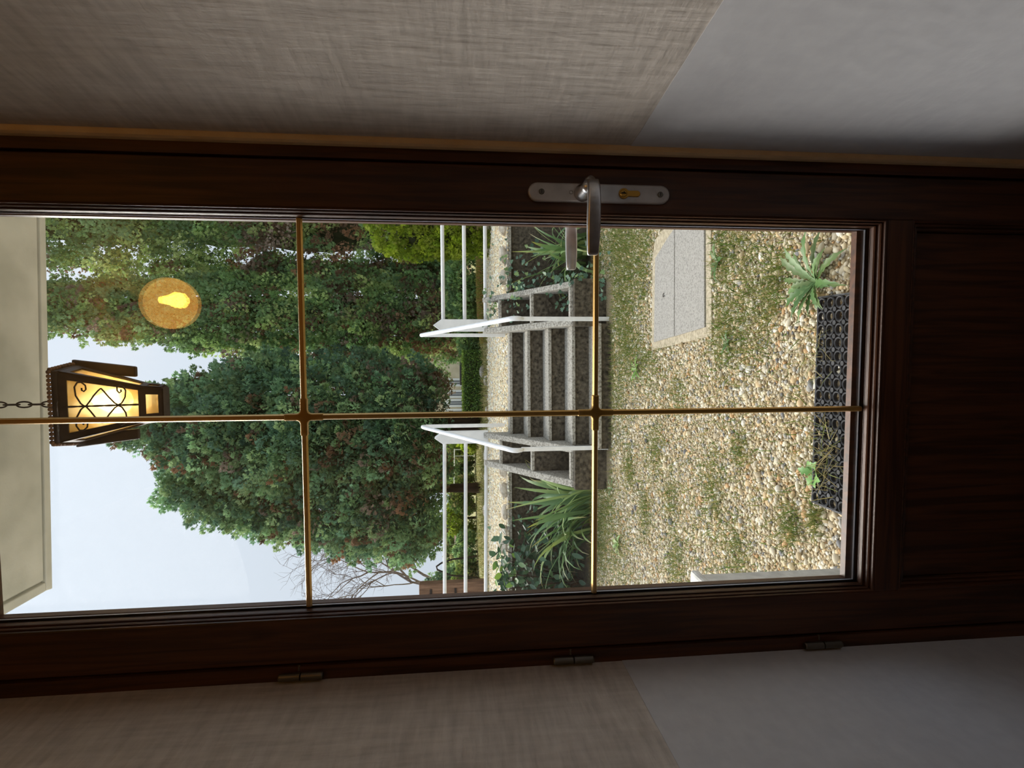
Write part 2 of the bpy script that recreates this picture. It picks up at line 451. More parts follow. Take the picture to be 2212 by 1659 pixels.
def rect_ring(mb, xo0, xo1, zo0, zo1, xi0, xi1, zi0, zi1, y0, y1):
    mb.box(xo0, xi0, y0, y1, zo0, zo1); mb.box(xi1, xo1, y0, y1, zo0, zo1)
    mb.box(xi0, xi1, y0, y1, zo0, zi0); mb.box(xi0, xi1, y0, y1, zi1, zo1)
    return mb
rect_ring(MB(), GX0-.006, GX1+.006, GZ0-.006, GZ1+.006, GX0, GX1, GZ0, GZ1, .019, .034).build('glazing_spacer', M['spacer'], door, label='grey metal spacer between the panes')
rect_ring(MB(), MX0-.002, MX1+.002, MZ0-.002, MZ1+.002, BX0, BX1, BZ0, BZ1, .0345, .048).build('outer_bead', M['wood'], door)
MB().box(GX0-.003, GX1+.003, .0190, .0192, GZ0-.003, GZ1+.003).build('glass_pane', M['glass'], door, label='clear inner pane of the double glazing')
MB().box(GX0-.003, GX1+.003, .0338, .0340, GZ0-.003, GZ1+.003).build('glass_pane', M['glass'], door, label='clear outer pane of the double glazing')
# brass bars between the panes: bevelled strips joined by filleted crosses
VX, ZA, ZB = -0.1100, 1.6450, 1.1600
HB, YB0, YB1 = 0.0050, 0.0215, 0.0315
def bar_profile(w):
    return [(-w, .0265), (-w*.62, YB0), (w*.62, YB0), (w, .0265), (w*.62, YB1), (-w*.62, YB1)]
def vbar(za, zb):
    mb = MB(); pr = bar_profile(HB)
    b = 0; mb.v = [(VX+o, y, z) for z in (za, zb) for o, y in pr]
    n = len(pr); mb.f = [tuple(range(n)), tuple(reversed(range(n, 2*n)))] + [(i, (i+1) % n, n+(i+1) % n, n+i) for i in range(n)]
    mb.build('glazing_bar', M['muntin'], door)
def hbar(z, xa, xb):
    mb = MB(); pr = bar_profile(HB)
    mb.v = [(x, y, z+o) for x in (xa, xb) for o, y in pr]
    n = len(pr); mb.f = [tuple(range(n)), tuple(reversed(range(n, 2*n)))] + [(i, (i+1) % n, n+(i+1) % n, n+i) for i in range(n)]
    mb.build('glazing_bar', M['muntin'], door)
AR = 0.030
for z0, z1 in ((GZ0, ZB-AR), (ZB+AR, ZA-AR), (ZA+AR, GZ1)): vbar(z0+.0004, z1)
for z in (ZA, ZB):
    hbar(z, GX0+.0004, VX-AR); hbar(z, VX+AR, GX1-.0004)
    w = HB*1.12; rf = 0.006; pts = []
    for q in range(4):
        a0 = q*math.pi/2
        loc = [(AR+.001, -w), (AR+.001, w)] + [(w+rf-rf*math.cos(t), w+rf-rf*math.sin(t)) for t in (math.pi/2, math.pi/3, math.pi/6, 0.0)]
        pts += [(x*math.cos(a0)-y*math.sin(a0), x*math.sin(a0)+y*math.cos(a0)) for x, y in loc]
    MB().prism([(VX+x, z+y) for x, y in pts], YB0-.0006, YB1+.0006).build('glazing_bar_cross', M['muntin'], door, bevel=0.0022)

# handle set: long plate, lever, brass cylinder
HX, HZ0, HZ1, HW = 0.2515, 1.0455, 1.280, 0.0150
arc = [(HX+HW*math.cos(t), HZ1-HW+HW*math.sin(t)) for t in np.linspace(0, math.pi, 11)] + [(HX+HW*math.cos(t), HZ0+HW+HW*math.sin(t)) for t in np.linspace(math.pi, 2*math.pi, 11)]
plate = MB().prism(arc, -0.0075, 0.001).build('handle_plate', M['alu_plate'], door, bevel=0.0025, label='brushed aluminium back plate')
for z in (HZ1-0.0215, HZ0+0.0165):
    MB().lathe([(.0046, 0), (.0046, -.0012), (.0036, -.0022)], (HX, -.0073, z), 16, 'y').build('screw', M['steel'], plate)
    MB().box(HX-.0028, HX+.0028, -.0098, -.0093, z-.0006, z+.0006).build('screw_slot', M['dark'], plate)
MB().tube([(HX+.0027*math.cos(t), -.0077, 1.2105+.0027*math.sin(t)) for t in np.linspace(0, 2*math.pi, 17)], .0003, 5).build('stamped_ring', M['steel'], plate)
cz = 1.1235
keypts = [(HX+.0085*math.cos(t), cz+.0085*math.sin(t)) for t in np.linspace(-math.pi*.32, math.pi*1.32, 18)]
keypts += [(HX-.0048, cz-.022)] + [(HX+.0048*math.cos(t), cz-.0225+.0048*math.sin(t)) for t in np.linspace(math.pi, 2*math.pi, 9)]
cyl = MB().prism(keypts, -.0098, -.005).build('lock_cylinder', M['brass'], door, label='brass profile cylinder', bevel=0.0006)
MB().lathe([(.0060, 0), (.0060, -.0012), (.0052, -.0018)], (HX, -.0097, cz+.001), 20, 'y').build('cylinder_plug', M['brass'], cyl)
MB().box(HX-.0009, HX+.0009, -.0119, -.0113, cz-.003, cz+.005).box(HX-.0009, HX+.0026, -.0119, -.0113, cz-.0005, cz+.0012).build('keyhole', M['dark'], cyl)
LZ = 1.1880
neck = MB().lathe([(.0135, 0), (.0138, -.006), (.0125, -.013), (.0102, -.022), (.0092, -.034), (.0090, -.046)], (HX-.001, -.0072, LZ+.004), 28, 'y')
lev = neck.build('handle_neck', M['alu'], door, smooth=True)
def lever():
    mb = MB(); n = 20
    # stations: x, y, half height, half depth
    st = [(.2620, -.036, .0052, .0030), (.2615, -.044, .0078, .0052), (.2585, -.0525, .0090, .0066), (.2500, -.0580, .0096, .0070),
          (.2380, -.0600, .0100, .0066), (.2200, -.0600, .0105, .0060), (.1980, -.0588, .0108, .0056), (.1760, -.0574, .0105, .0053),
          (.1580, -.0562, .0097, .0050), (.1475, -.0556, .0089, .0048), (.1445, -.0554, .0080, .0042), (.1435, -.0553, .0060, .0030)]
    for k, (x, y, h, d) in enumerate(st):
        zc = LZ - .0008 - .0016*math.sin(math.pi*k/len(st))
        for j in range(n):
            t = 2*math.pi*j/n
            c, s = math.cos(t), math.sin(t)
            e = .62
            mb.v.append((x, y + d*abs(s)**e*(1 if s > 0 else -1), zc + h*abs(c)**e*(1 if c > 0 else -1)))
    for k in range(len(st)-1):
        for j in range(n):
            j2 = (j+1) % n
            mb.f.append((k*n+j, k*n+j2, (k+1)*n+j2, (k+1)*n+j))
    mb.f.append(tuple(range(n))); mb.f.append(tuple(reversed(range((len(st)-1)*n, len(st)*n))))
    return mb
lever().build('lever_handle', M['alu'], door, smooth=True, label='curved aluminium lever')
om = lever(); om.v = [(x, .050-y, z) for x, y, z in om.v]; om.build('outer_lever_handle', M['alu'], door, smooth=True, label='aluminium lever on the garden side')
MB().prism(arc, .049, .0575).build('outer_handle_plate', M['alu_plate'], door, bevel=0.0025)
MB().lathe([(.0135, 0), (.0125, .013), (.0092, .034), (.0090, .050)], (HX+.002, .0572, LZ+.002), 24, 'y').build('outer_handle_neck', M['alu'], door, smooth=True)
MB().tube([(HX+.001, -.040, LZ+.003), (HX+.006, -.047, LZ+.001), (.2590, -.052, LZ-.001)], [.0088, .0088, .0075], 16).build('lever_bend', M['alu'], door, smooth=True)

for z in (1.652, 1.204, 0.753):
    h = MB().lathe([(.0050, -.035), (.0062, -.033), (.0062, -.0012), (.0050, -.0008)], (-.527, -.010, z), 16).build('hinge', M['steel'], door, smooth=False, label='steel barrel hinge')
    MB().lathe([(.0050, .0008), (.0062, .0012), (.0062, .033), (.0050, .035)], (-.527, -.010, z), 16).build('hinge_barrel', M['steel'], h)
    MB().tube([(-.521, -.004, z+.004), (-.512, -.002, z+.004)], .0018, 8).build('hinge_pin', M['steel'], h)

# ------------------------------------------------------------------ hall lamp behind the camera (seen mirrored in the pane)
lamp = thing('hall_lamp', (0.173, -1.262, 2.64), 'round amber glass hall lamp mirrored in the upper pane', 'lamp')
mA = bpy.data.materials.new('amber_glass'); mA.use_nodes = True
nA, lA = mA.node_tree.nodes, mA.node_tree.links; nA.remove(nA['Principled BSDF'])
trA = nA.new('ShaderNodeBsdfTransparent'); trA.inputs['Color'].default_value = (1.0, .62, .16, 1)
emA = nA.new('ShaderNodeEmission'); emA.inputs['Color'].default_value = (1.0, .50, .10, 1); emA.inputs['Strength'].default_value = 2.6
mxA = nA.new('ShaderNodeMixShader'); mxA.inputs[0].default_value = .7
lA.new(trA.outputs[0], mxA.inputs[1]); lA.new(emA.outputs[0], mxA.inputs[2]); lA.new(mxA.outputs[0], nA['Material Output'].inputs['Surface'])
LP = Vector((0.173, -1.262, 2.452))
M['amber'] = mA
prof = [(.02, .0)] + [(.095*math.sin(t), -.095+.095*math.cos(t)) for t in np.linspace(.25, math.pi-.02, 16)]
MB().lathe(prof, (LP.x, LP.y, LP.z+.095), 28).build('amber_globe', M['amber'], lamp, smooth=True)
MB().lathe([(.03, 0), (.03, .03), (.012, .05)], (LP.x, LP.y, LP.z+.09), 20).build('cap', M['brass'], lamp)
mHb = plain('hall_bulb_glow', lin(255, 220, 150), .4, emit=(1.0, .72, .34), estr=60.0)
MB().lathe([(.012, .05), (.018, .02), (.030, -.005), (.027, -.025), (.012, -.038), (.002, -.040)], (LP.x+.012, LP.y, LP.z-.018), 20).build('bulb', mHb, lamp, smooth=True)
MB().tube([(LP.x, LP.y, LP.z+.13), (LP.x, LP.y, 2.615)], .006, 8).build('stem', M['brass'], lamp)
MB().lathe([(.05, 0), (.05, .02), (.03, .03)], (LP.x, LP.y, 2.605), 20).build('ceiling_rose', M['brass'], lamp)

# ------------------------------------------------------------------ outdoors: ground and terrace
ground = struct('ground', MB().box(-9.0, 7.0, 0.20, 5.2, -0.3, G), M['sand'], label='gravel yard between the door and the stairs', category='ground')
terrace = struct('terrace_ground', MB().box(-9.0, 8.0, 5.20, 10.2, 0.2, T).box(-1.22, .62, 5.09, 5.20, 0.2, T), M['sand'], label='raised gravel terrace above the stairs', category='ground')
struct('lawn_ground', MB().box(-60, 40, 10.2, 90, 0.0, T), M['turf'], label='dry grass beyond the terrace', category='ground')

for xa, xb in ((-3.4, -1.22), (.62, 2.6)):
    MB().prism([(xa, 4.25), (xb, 4.12), (xb, 5.06), (xa, 5.06)], G-.05, G+.018, 'z').build('planting_bed', M['bed'], ground)
ICO_V = []
phi = (1+5**.5)/2
for a in (-1, 1):
    for b in (-phi, phi):
        ICO_V += [(0, a, b), (a, b, 0), (b, 0, a)]
ICO_V = np.array(ICO_V, float); ICO_V /= np.linalg.norm(ICO_V[0])
def hull_faces(V):
    bm = bmesh.new(); vs_ = [bm.verts.new(v) for v in V]
    r = bmesh.ops.convex_hull(bm, input=vs_); bm.verts.index_update()
    F = [[v.index for v in f.verts] for f in bm.faces]; bm.free()
    out = []
    for f in F:
        p = V[f]
        if np.dot(np.cross(p[1]-p[0], p[2]-p[0]), p.mean(0)) < 0: f = f[::-1]
        out.append(f)
    return np.array(out)
ICO_F = hull_faces(ICO_V)

def pebbles(P, size, seed, jit=0.16):
    """P (n,3) centres, size (n,) longest half axis -> verts, faces, rnd"""
    r = np.random.default_rng(seed); n = len(P)
    ax = np.stack([np.ones(n), r.uniform(.62, .95, n), r.uniform(.42, .72, n)], 1) * size[:, None]
    V = np.repeat(ICO_V[None], n, 0) * (1 + r.normal(0, jit, (n, 12, 1)))
    V = V * ax[:, None, :]
    a = r.uniform(0, 2*np.pi, n); tl = r.normal(0, .35, n)
    ct, st = np.cos(tl)[:, None], np.sin(tl)[:, None]
    x, y, z = V[..., 0]*ct - V[..., 2]*st, V[..., 1], V[..., 0]*st + V[..., 2]*ct
    ca, sa = np.cos(a)[:, None], np.sin(a)[:, None]
    V = np.stack([x*ca - y*sa, x*sa + y*ca, z], -1) + P[:, None, :]
    F = (ICO_F[None] + 12*np.arange(n)[:, None, None]).reshape(-1, 3)
    return V.reshape(-1, 3), F

def scatter(x0f, x1f, y0, y1, step, seed):
    r = np.random.default_rng(seed); out = []
    for y in np.arange(y0, y1, step):
        xs = np.arange(x0f(y), x1f(y), step)
        out.append(np.stack([xs + r.uniform(-.6, .6, len(xs))*step, np.full(len(xs), y) + r.uniform(-.6, .6, len(xs))*step], 1))
    return np.concatenate(out)

SLAB = [(-0.012, 2.665), (0.062, 1.80), (0.80, 1.845), (0.80, 2.20), (0.70, 2.62), (0.60, 2.672)]
def in_poly(P, poly):
    inside = np.zeros(len(P), bool); n = len(poly); x, y = P[:, 0], P[:, 1]
    for i in range(n):
        (xa, ya), (xb, yb) = poly[i], poly[(i+1) % n]
        c = ((ya > y) != (yb > y)) & (x < (xb-xa)*(y-ya)/(yb-ya+1e-12) + xa)
        inside ^= c
    return inside
P2 = np.concatenate([scatter(lambda y: -0.90-0.40*(y-.6), lambda y: 0.52+0.20*(y-.6), 0.70, 2.3, 0.0128, 11),
                     scatter(lambda y: -0.95-0.40*(y-.6), lambda y: 0.52+0.20*(y-.6), 2.3, 4.35, 0.0160, 13)])
P2 = P2[~in_poly(P2, SLAB)]
P2 = P2[~((P2[:, 1] > 3.60) & (P2[:, 0] > -1.22) & (P2[:, 0] < 0.60))]
npeb = len(P2)
sz = np.exp(rng.normal(math.log(0.0076), 0.38, npeb)).clip(.0036, .020)*np.where(P2[:, 1] > 2.3, 1.15, 1.0)
P3 = np.column_stack([P2, G + sz*rng.uniform(.05, .45, npeb)])
# nearest ones in sight become pebbles of their own
dist = np.hypot(P3[:, 0], P3[:, 1]+.915)
vis = (P3[:, 1] > .84) & (P3[:, 0] > -.72-.41*(P3[:, 1]-.84)) & (P3[:, 0] < .34+.19*(P3[:, 1]-.84)) & ~((P3[:, 1] < 1.0) & (P3[:, 0] > -.56) & (P3[:, 0] < .19))
score = np.where(vis, sz/dist, 0)
own = np.zeros(npeb, bool); own[np.argsort(-score)[:300]] = True
V, F = pebbles(P3[~own], sz[~own], 3)
cols = np.repeat(pebcol(rng.uniform(0, 1, (~own).sum())) * rng.uniform(.76, 1.0, ((~own).sum(), 1)), 12, 0)
link('gravel', array_mesh('gravel', V, F, M['gravel'], cols, smooth=True), None, ground, kind='stuff', label='cream and grey rounded gravel')
peb_mesh = []
for k in range(10):
    bm = bmesh.new(); bmesh.ops.create_icosphere(bm, subdivisions=2, radius=1.0)
    r = random.Random(k)
    dirs = [Vector((r.gauss(0, 1), r.gauss(0, 1), r.gauss(0, 1))).normalized() for _ in range(6)]
    am = [r.uniform(-.16, .16) for _ in range(6)]
    sc = (1, r.uniform(.65, .92), r.uniform(.45, .7))
    for v in bm.verts:
        n_ = v.co.normalized(); f_ = 1 + sum(a_*max(0, n_.dot(d_))**2 for a_, d_ in zip(am, dirs))
        v.co = Vector((n_.x*f_*sc[0], n_.y*f_*sc[1], n_.z*f_*sc[2]))
    me = bpy.data.meshes.new('pebble'); bm.to_mesh(me); bm.free()
    me.polygons.foreach_set('use_smooth', [True]*len(me.polygons)); me.materials.append(M['pebble'])
    peb_mesh.append(me)
for i in np.nonzero(own)[0]:
    o = bpy.data.objects.new('pebble', peb_mesh[int(i) % 10]); COL.objects.link(o)
    o.parent = ground
    o.location = P3[i]; o.scale = (sz[i],)*3
    o.rotation_euler = (random.gauss(0, .25), random.gauss(0, .25), random.uniform(0, 6.28))
# terrace gravel
PT = scatter(lambda y: -3.3-0.30*(y-5.1), lambda y: 1.9+0.2*(y-5.1), 5.02, 8.9, 0.029, 12)
PT = PT[(rng.uniform(0, 1, len(PT)) > (PT[:, 1]-8.0).clip(0, 1)*.8)]
st = np.exp(rng.normal(math.log(.0145), .32, len(PT))).clip(.007, .03)
V, F = pebbles(np.column_stack([PT, T + st*.25]), st, 4)
cols = np.repeat(pebcol(rng.uniform(0, 0.9, len(PT)))*1.2, 12, 0).clip(0, .86)
link('gravel', array_mesh('gravel', V, F, M['gravel'], cols, smooth=True), None, terrace, kind='stuff', label='pale gravel on the terrace')

# ------------------------------------------------------------------ blades (grass, sprays) as arrays
def blade_arrays(P, D, S, L, W, bend=None, kite=False):
    """tapering bent blades: P base, D dir, S side (unit), L, W arrays -> verts, tris"""
    n = len(P); L_ = L[:, None]; W_ = W[:, None]
    if kite:
        a = P; b = P + D*L_*.45 + S*W_*.5; c = P + D*L_ ; d = P + D*L_*.45 - S*W_*.5
        if bend is not None: c = c + bend
        V = np.stack([a, b, c, d], 1).reshape(-1, 3)
        q = np.arange(n)[:, None]*4
        F = np.concatenate([q + [0, 1, 2], q + [0, 2, 3]], 1).reshape(-1, 3)
        return V, F, 4
    a = P - S*W_*.5; b = P + S*W_*.5
    m = P + D*L_*.55 + (bend*.3 if bend is not None else 0)
    c = m - S*W_*.4; d = m + S*W_*.4; e = P + D*L_ + (bend if bend is not None else 0)
    V = np.stack([a, b, c, d, e], 1).reshape(-1, 3)
    q = np.arange(n)[:, None]*5
    F = np.concatenate([q + [0, 1, 3], q + [0, 3, 2], q + [2, 3, 4]], 1).reshape(-1, 3)
    return V, F, 5

def grass_mesh(name, P, L, W, palette, seed, spread=.7, droop=.35):
    r = np.random.default_rng(seed); n = len(P)
    az = r.uniform(0, 2*np.pi, n); lean = np.abs(r.normal(0, spread, n)).clip(0, 1.3)
    D = np.stack([np.cos(az)*np.sin(lean), np.sin(az)*np.sin(lean), np.cos(lean)], 1)
    S = norm(np.cross(D, r.normal(0, 1, (n, 3))))
    bend = np.stack([np.cos(az), np.sin(az), -np.ones(n)], 1) * (L*droop*r.uniform(0, 1, n))[:, None]
    V, F, k = blade_arrays(P, D, S, L, W, bend)
    pal = np.array(palette); c = pal[r.integers(0, len(pal), n)] * r.uniform(.8, 1.2, (n, 1))
    return array_mesh(name, V, F, M['grass'], np.repeat(c, k, 0))

GP = [lin(96, 128, 50), lin(120, 132, 62), lin(148, 146, 84), lin(84, 106, 48), lin(176, 164, 112), lin(110, 128, 58)]
pts = []
def patch(x, y, rx_, ry_, n):
    q = rng.normal(0, .5, (n, 2)); pts.append(np.column_stack([x+q[:, 0]*rx_, y+q[:, 1]*ry_]))
patch(.85, 3.35, .45, .7, 5200); patch(.35, 3.30, .5, .35, 2400); patch(.05, 3.15, .35, .3, 1100); patch(-.35, 3.35, .5, .25, 900)
patch(.55, 2.85, .35, .2, 900); patch(-.05, 2.75, .22, .35, 800); patch(.12, 1.66, .25, .18, 800); patch(.52, 1.66, .25, .2, 900)
patch(.3, 1.45, .3, .12, 500); patch(.2, 1.3, .3, .1, 350); patch(.02, 1.5, .2, .3, 400); patch(-1.35, 3.75, .6, .35, 2200); patch(-1.75, 3.95, .5, .3, 1700)
patch(-.9, 3.1, .18, .15, 500); patch(-.65, 2.55, .2, .18, 420); patch(-1.1, 2.75, .2, .14, 420); patch(-1.25, 2.2, .2, .16, 420)
patch(-.7, 1.75, .22, .14, 420); patch(-.95, 1.5, .16, .14, 350); patch(-.45, 1.5, .12, .1, 200); patch(-.25, 2.2, .15, .15, 200)
patch(-.68, 1.1, .09, .07, 260); patch(-.62, .95, .07, .05, 160); patch(.3, 1.2, .15, .1, 260); patch(-.9, 2.3, .15, .12, 240)
patch(-1.6, 4.15, .6, .15, 900); patch(.9, 4.05, .4, .2, 1200); patch(-.15, 3.55, .7, .06, 500); patch(-.55, 1.2, .3, .3, 160); patch(-.9, 2.0, .5, .7, 500); patch(.2, 1.25, .1, .06, 120); patch(-1.6, 3.3, .4, .4, 700)
q = rng.uniform(0, 1, (6500, 2)); pts.append(np.column_stack([-2.2+q[:, 0]*3.3, .95+q[:, 1]*2.7]))
PG = np.concatenate(pts); PG = PG[~in_poly(PG, SLAB)]; PG = PG[~((PG[:, 1] > 3.62) & (PG[:, 0] > -1.2) & (PG[:, 0] < .58))]
PG = PG[(PG[:, 1] > .6) & (PG[:, 1] < 4.9)]
n = len(PG)
link('grass', grass_mesh('grass', np.column_stack([PG, np.full(n, G)]), rng.uniform(.022, .085, n), rng.uniform(.0020, .0042, n), GP, 21),
     None, ground, kind='stuff', label='thin weedy grass growing through the gravel')
# grass fringe on the terrace and lawn edge
q = rng.uniform(0, 1, (9000, 2)); PL = np.column_stack([-5+q[:, 0]*8, 8.6+q[:, 1]**1.4*4.5]); n = len(PL)
link('grass', grass_mesh('grass', np.column_stack([PL, np.full(n, T)]), rng.uniform(.05, .16, n), rng.uniform(.006, .012, n),
     [lin(138, 138, 74), lin(168, 158, 100), lin(108, 122, 58), lin(186, 172, 122)], 22), None, terrace, kind='stuff', label='dry grass along the far edge of the terrace')

# ------------------------------------------------------------------ stairs with planted flanks
SR = math.radians(2.0)
st_root = thing('garden_stairs', (-0.315, 3.64, G), 'weathered concrete garden stairs with planter pockets on both sides', 'stairs')
def srot(p):   # stairs turned two degrees about their foot
    x, y = p[0]+0.315, p[1]-3.64
    return (-0.315 + x*math.cos(SR) - y*math.sin(SR), 3.64 + x*math.sin(SR) + y*math.cos(SR), p[2])
def smb(mb): mb.v = [srot(v) for v in mb.v]; return mb
TR = [(3.64, .215), (3.94, .372), (4.24, .532), (4.54, .690), (4.845, .836)]
IXL, IXR = -0.840, 0.210
for i, (y, z) in enumerate(TR):
    yb = TR[i+1][0] if i < 4 else 5.10
    smb(MB().box(IXL, IXR, y+.022, 5.1 if i == 4 else yb+.05, (TR[i-1][1]-.03) if i else -.05, z-.03)).build('riser', M['concrete_dark'], st_root)  # darker concrete than the treads: shade under overhead light put into the colour
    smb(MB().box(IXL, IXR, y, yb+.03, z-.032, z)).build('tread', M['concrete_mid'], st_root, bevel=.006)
def zs(y): return .402 + (y-3.88)*.592       # top of the sloping flank walls
def flank(x0, x1, y0=3.86, y1=5.06, zb=-.05):
    mb = MB().hexa([(x0, y0, zb), (x1, y0, zb), (x1, y1, zb), (x0, y1, zb), (x0, y0, zs(y0)), (x1, y0, zs(y0)), (x1, y1, zs(y1)), (x0, y1, zs(y1))])
    return smb(mb).build('flank_wall', M['concrete_mid'], st_root, bevel=.008)
flank(0.210, 0.268); flank(0.540, 0.592); flank(-0.898, -0.840); flank(-1.200, -1.136)
for xa, xb in ((.268, .540), (-1.136, -.898)):
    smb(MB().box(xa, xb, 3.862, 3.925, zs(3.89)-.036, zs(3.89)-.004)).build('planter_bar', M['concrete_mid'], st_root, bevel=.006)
    smb(MB().box(xa, xb, 3.868, 3.925, -.05, zs(3.89)-.036)).build('planter_wall', M['concrete_dark'], st_root)  # dark concrete below the bars paints the shade of the pockets
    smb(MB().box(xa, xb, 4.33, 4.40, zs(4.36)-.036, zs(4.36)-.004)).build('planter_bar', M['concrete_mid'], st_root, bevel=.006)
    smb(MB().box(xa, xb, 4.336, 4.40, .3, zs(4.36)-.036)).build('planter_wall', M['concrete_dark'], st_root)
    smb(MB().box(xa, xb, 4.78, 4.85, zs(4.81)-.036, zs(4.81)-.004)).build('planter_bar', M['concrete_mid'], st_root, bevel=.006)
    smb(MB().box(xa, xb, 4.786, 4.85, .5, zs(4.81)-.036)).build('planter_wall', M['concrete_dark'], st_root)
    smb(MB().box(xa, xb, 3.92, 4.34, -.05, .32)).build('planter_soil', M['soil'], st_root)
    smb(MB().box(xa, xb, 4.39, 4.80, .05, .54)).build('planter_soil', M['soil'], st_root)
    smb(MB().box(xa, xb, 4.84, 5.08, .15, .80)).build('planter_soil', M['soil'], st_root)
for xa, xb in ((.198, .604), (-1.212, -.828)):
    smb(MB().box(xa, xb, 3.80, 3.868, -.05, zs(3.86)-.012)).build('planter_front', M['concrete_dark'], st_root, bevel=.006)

rw = thing('retaining_wall', (-0.3, 5.05, G), 'low dark concrete retaining wall with a pale coping under the terrace', 'wall')
for xa, xb in ((-9.0, -1.22), (.62, 7.0)):
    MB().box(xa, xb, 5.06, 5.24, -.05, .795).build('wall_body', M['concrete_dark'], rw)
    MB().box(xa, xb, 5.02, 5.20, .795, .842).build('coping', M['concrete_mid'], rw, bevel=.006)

def rock_mesh(name, sx_, sy_, sz_, seed, mat, sub=2, flat=.0):
    r = random.Random(seed); bm = bmesh.new(); bmesh.ops.create_icosphere(bm, subdivisions=sub, radius=1.0)
    dirs = [Vector((r.gauss(0, 1), r.gauss(0, 1), r.gauss(0, 1))).normalized() for _ in range(9)]
    am = [r.uniform(.55, .95) for _ in dirs]
    for v in bm.verts:
        p = v.co.copy()
        for d_, a_ in zip(dirs, am):      # cut facets
            t = p.dot(d_) - a_
            if t > 0: p -= d_*t*.85
        v.co = Vector((p.x*sx_, p.y*sy_, p.z*sz_))
    me = bpy.data.meshes.new(name); bm.to_mesh(me); bm.free(); me.materials.append(mat)
    return me
rs = random.Random(5)
for side, xs in ((-1, np.arange(-1.36, -3.0, -.21)), (1, np.arange(.80, 1.9, .22))):
    for k, x in enumerate(xs):
        w = rs.uniform(.07, .13)
        o = link('edging_stone', rock_mesh('edging_stone', w, rs.uniform(.045, .065), rs.uniform(.045, .066), 40+k+side*7, M['stone']), None, rw)
        o.location = Vector((x+rs.uniform(-.03, .03), 5.12+rs.uniform(-.02, .02), .872)); o.rotation_euler = (0, rs.uniform(-.15, .15), rs.uniform(-.2, .2))
for k, (x, y, w) in enumerate(((-1.5, 8.9, .10), (-1.9, 9.0, .13), (-2.3, 9.05, .10), (-2.9, 9.0, .15), (-3.4, 9.1, .12), (.35, 8.9, .08), (.75, 8.8, .09), (1.25, 8.9, .08), (-.55, 8.95, .10), (-1.05, 8.7, .07))):
    o = link('border_stone', rock_mesh('border_stone', w, w*.7, w*.45, 80+k, M['stone']), None, terrace)
    o.location = (x, y, T+.03)

# white handrails and tube fences
def handrail(side, label):
    X0, X1 = (0.246, 0.150) if side > 0 else (-0.850, -0.850)
    t = thing('handrail', (X0, 3.74, G), label, 'handrail', 'white handrails of the garden stairs')
    yb = 3.70; zb = .930
    if side > 0: bx, tx = .249, .150
    else: bx, tx = -.846, -.850
    MB().box(bx-.018, bx+.018, yb+.03, yb+.052, G-.02, .845).build('lower_post', M['white_paint'], t, bevel=.004)
    xt = .150 if side > 0 else -.848
    path = [(bx, yb+.05, .83), (bx, yb+.005, .852), (bx, yb-.012, .885), (bx, yb+.002, .925)]
    path += [(bx+(xt-bx)*s, yb+.002+(5.20-yb)*s, .925+(1.745-.925)*s) for s in (.03, .25, .5, .75, .97)]
    path += [(xt, 5.24, 1.752), (xt, 5.275, 1.735), (xt, 5.285, 1.70)]
    MB().tube(path, [.013, .019, .021, .021, .021, .021, .021, .021, .021, .021, .019, .014], 12).build('rail', M['white_paint'], t, smooth=True)
    MB().box(xt-.019, xt+.019, 5.268, 5.292, T-.02, 1.725).build('upper_post', M['white_paint'], t, bevel=.004)
handrail(1, 'white metal handrail on the ivy side of the stairs'); handrail(-1, 'white metal handrail on the side of the stairs by the laurel shrub')
def fence(side, label):
    px = .250 if side > 0 else -.948
    t = thing('tube_fence', (px, 5.07, 1.05), label, 'fence', 'white tube fences on the terrace edge')
    h = .0625; z0, z1, zt = zs(5.0)-.02, 1.535, 1.622
    mb = MB(); b = 0
    mb.v = [(px-h, 5.06-.01, z0), (px+h, 5.05, z0), (px+h, 5.05+2*h, z0), (px-h, 5.05+2*h, z0)]
    mb.v += [(x, y, z1) for x, y, _ in mb.v[:4]] + [(px, 5.05, zt), (px, 5.05+2*h, zt)]
    mb.f = [(0, 3, 2, 1), (0, 1, 5, 8, 4), (2, 3, 7, 9, 6), (1, 2, 6, 5), (3, 0, 4, 7), (4, 8, 9, 7), (8, 5, 6, 9)]
    mb.build('post', M['white_render'] if False else M['white_paint'], t, bevel=.006)
    xe = 3.6 if side > 0 else -4.6
    for z in (1.515, 1.288, 1.066):
        dz = 0.0 if side > 0 else .032
        MB().tube([(px+h*side, 5.11, z), (xe, 5.11, z+dz)], .0195, 14).build('tube_rail', M['white_paint'], t, smooth=True)
    MB().box(xe-.06, xe+.06, 5.05, 5.17, T-.02, 1.6).build('end_post', M['white_paint'], t, bevel=.006)
fence(1, 'white tube fence with pointed post on the ivy side'); fence(-1, 'white tube fence with pointed post on the laurel side')

# ------------------------------------------------------------------ concrete cover in the gravel
cov = thing('inspection_cover', (0.35, 2.25, G), 'grey two-piece concrete inspection cover set in the gravel', 'cover')
MB().prism(SLAB, G-.05, G+.012, 'z').build('cover_frame', M['sand_concrete'], cov, bevel=.004)
A, B_, C_, D_, E_ = (.040, 2.605), (.108, 1.868), (.74, 1.90), (.70, 2.27), (.575, 2.600)
def lerp(p, q, t): return (p[0]+(q[0]-p[0])*t, p[1]+(q[1]-p[1])*t)
m1, m2 = (.071, 2.265), (.70, 2.285)
MB().prism([A, (m1[0], m1[1]+.004), (m2[0], m2[1]+.004), (.66, 2.40), E_], G-.03, G+.020, 'z').build('lid', M['concrete_lid'], cov, bevel=.003)
MB().prism([(m1[0], m1[1]-.004), B_, C_, (m2[0], m2[1]-.004)], G-.03, G+.020, 'z').build('lid', M['concrete_lid'], cov, bevel=.003)
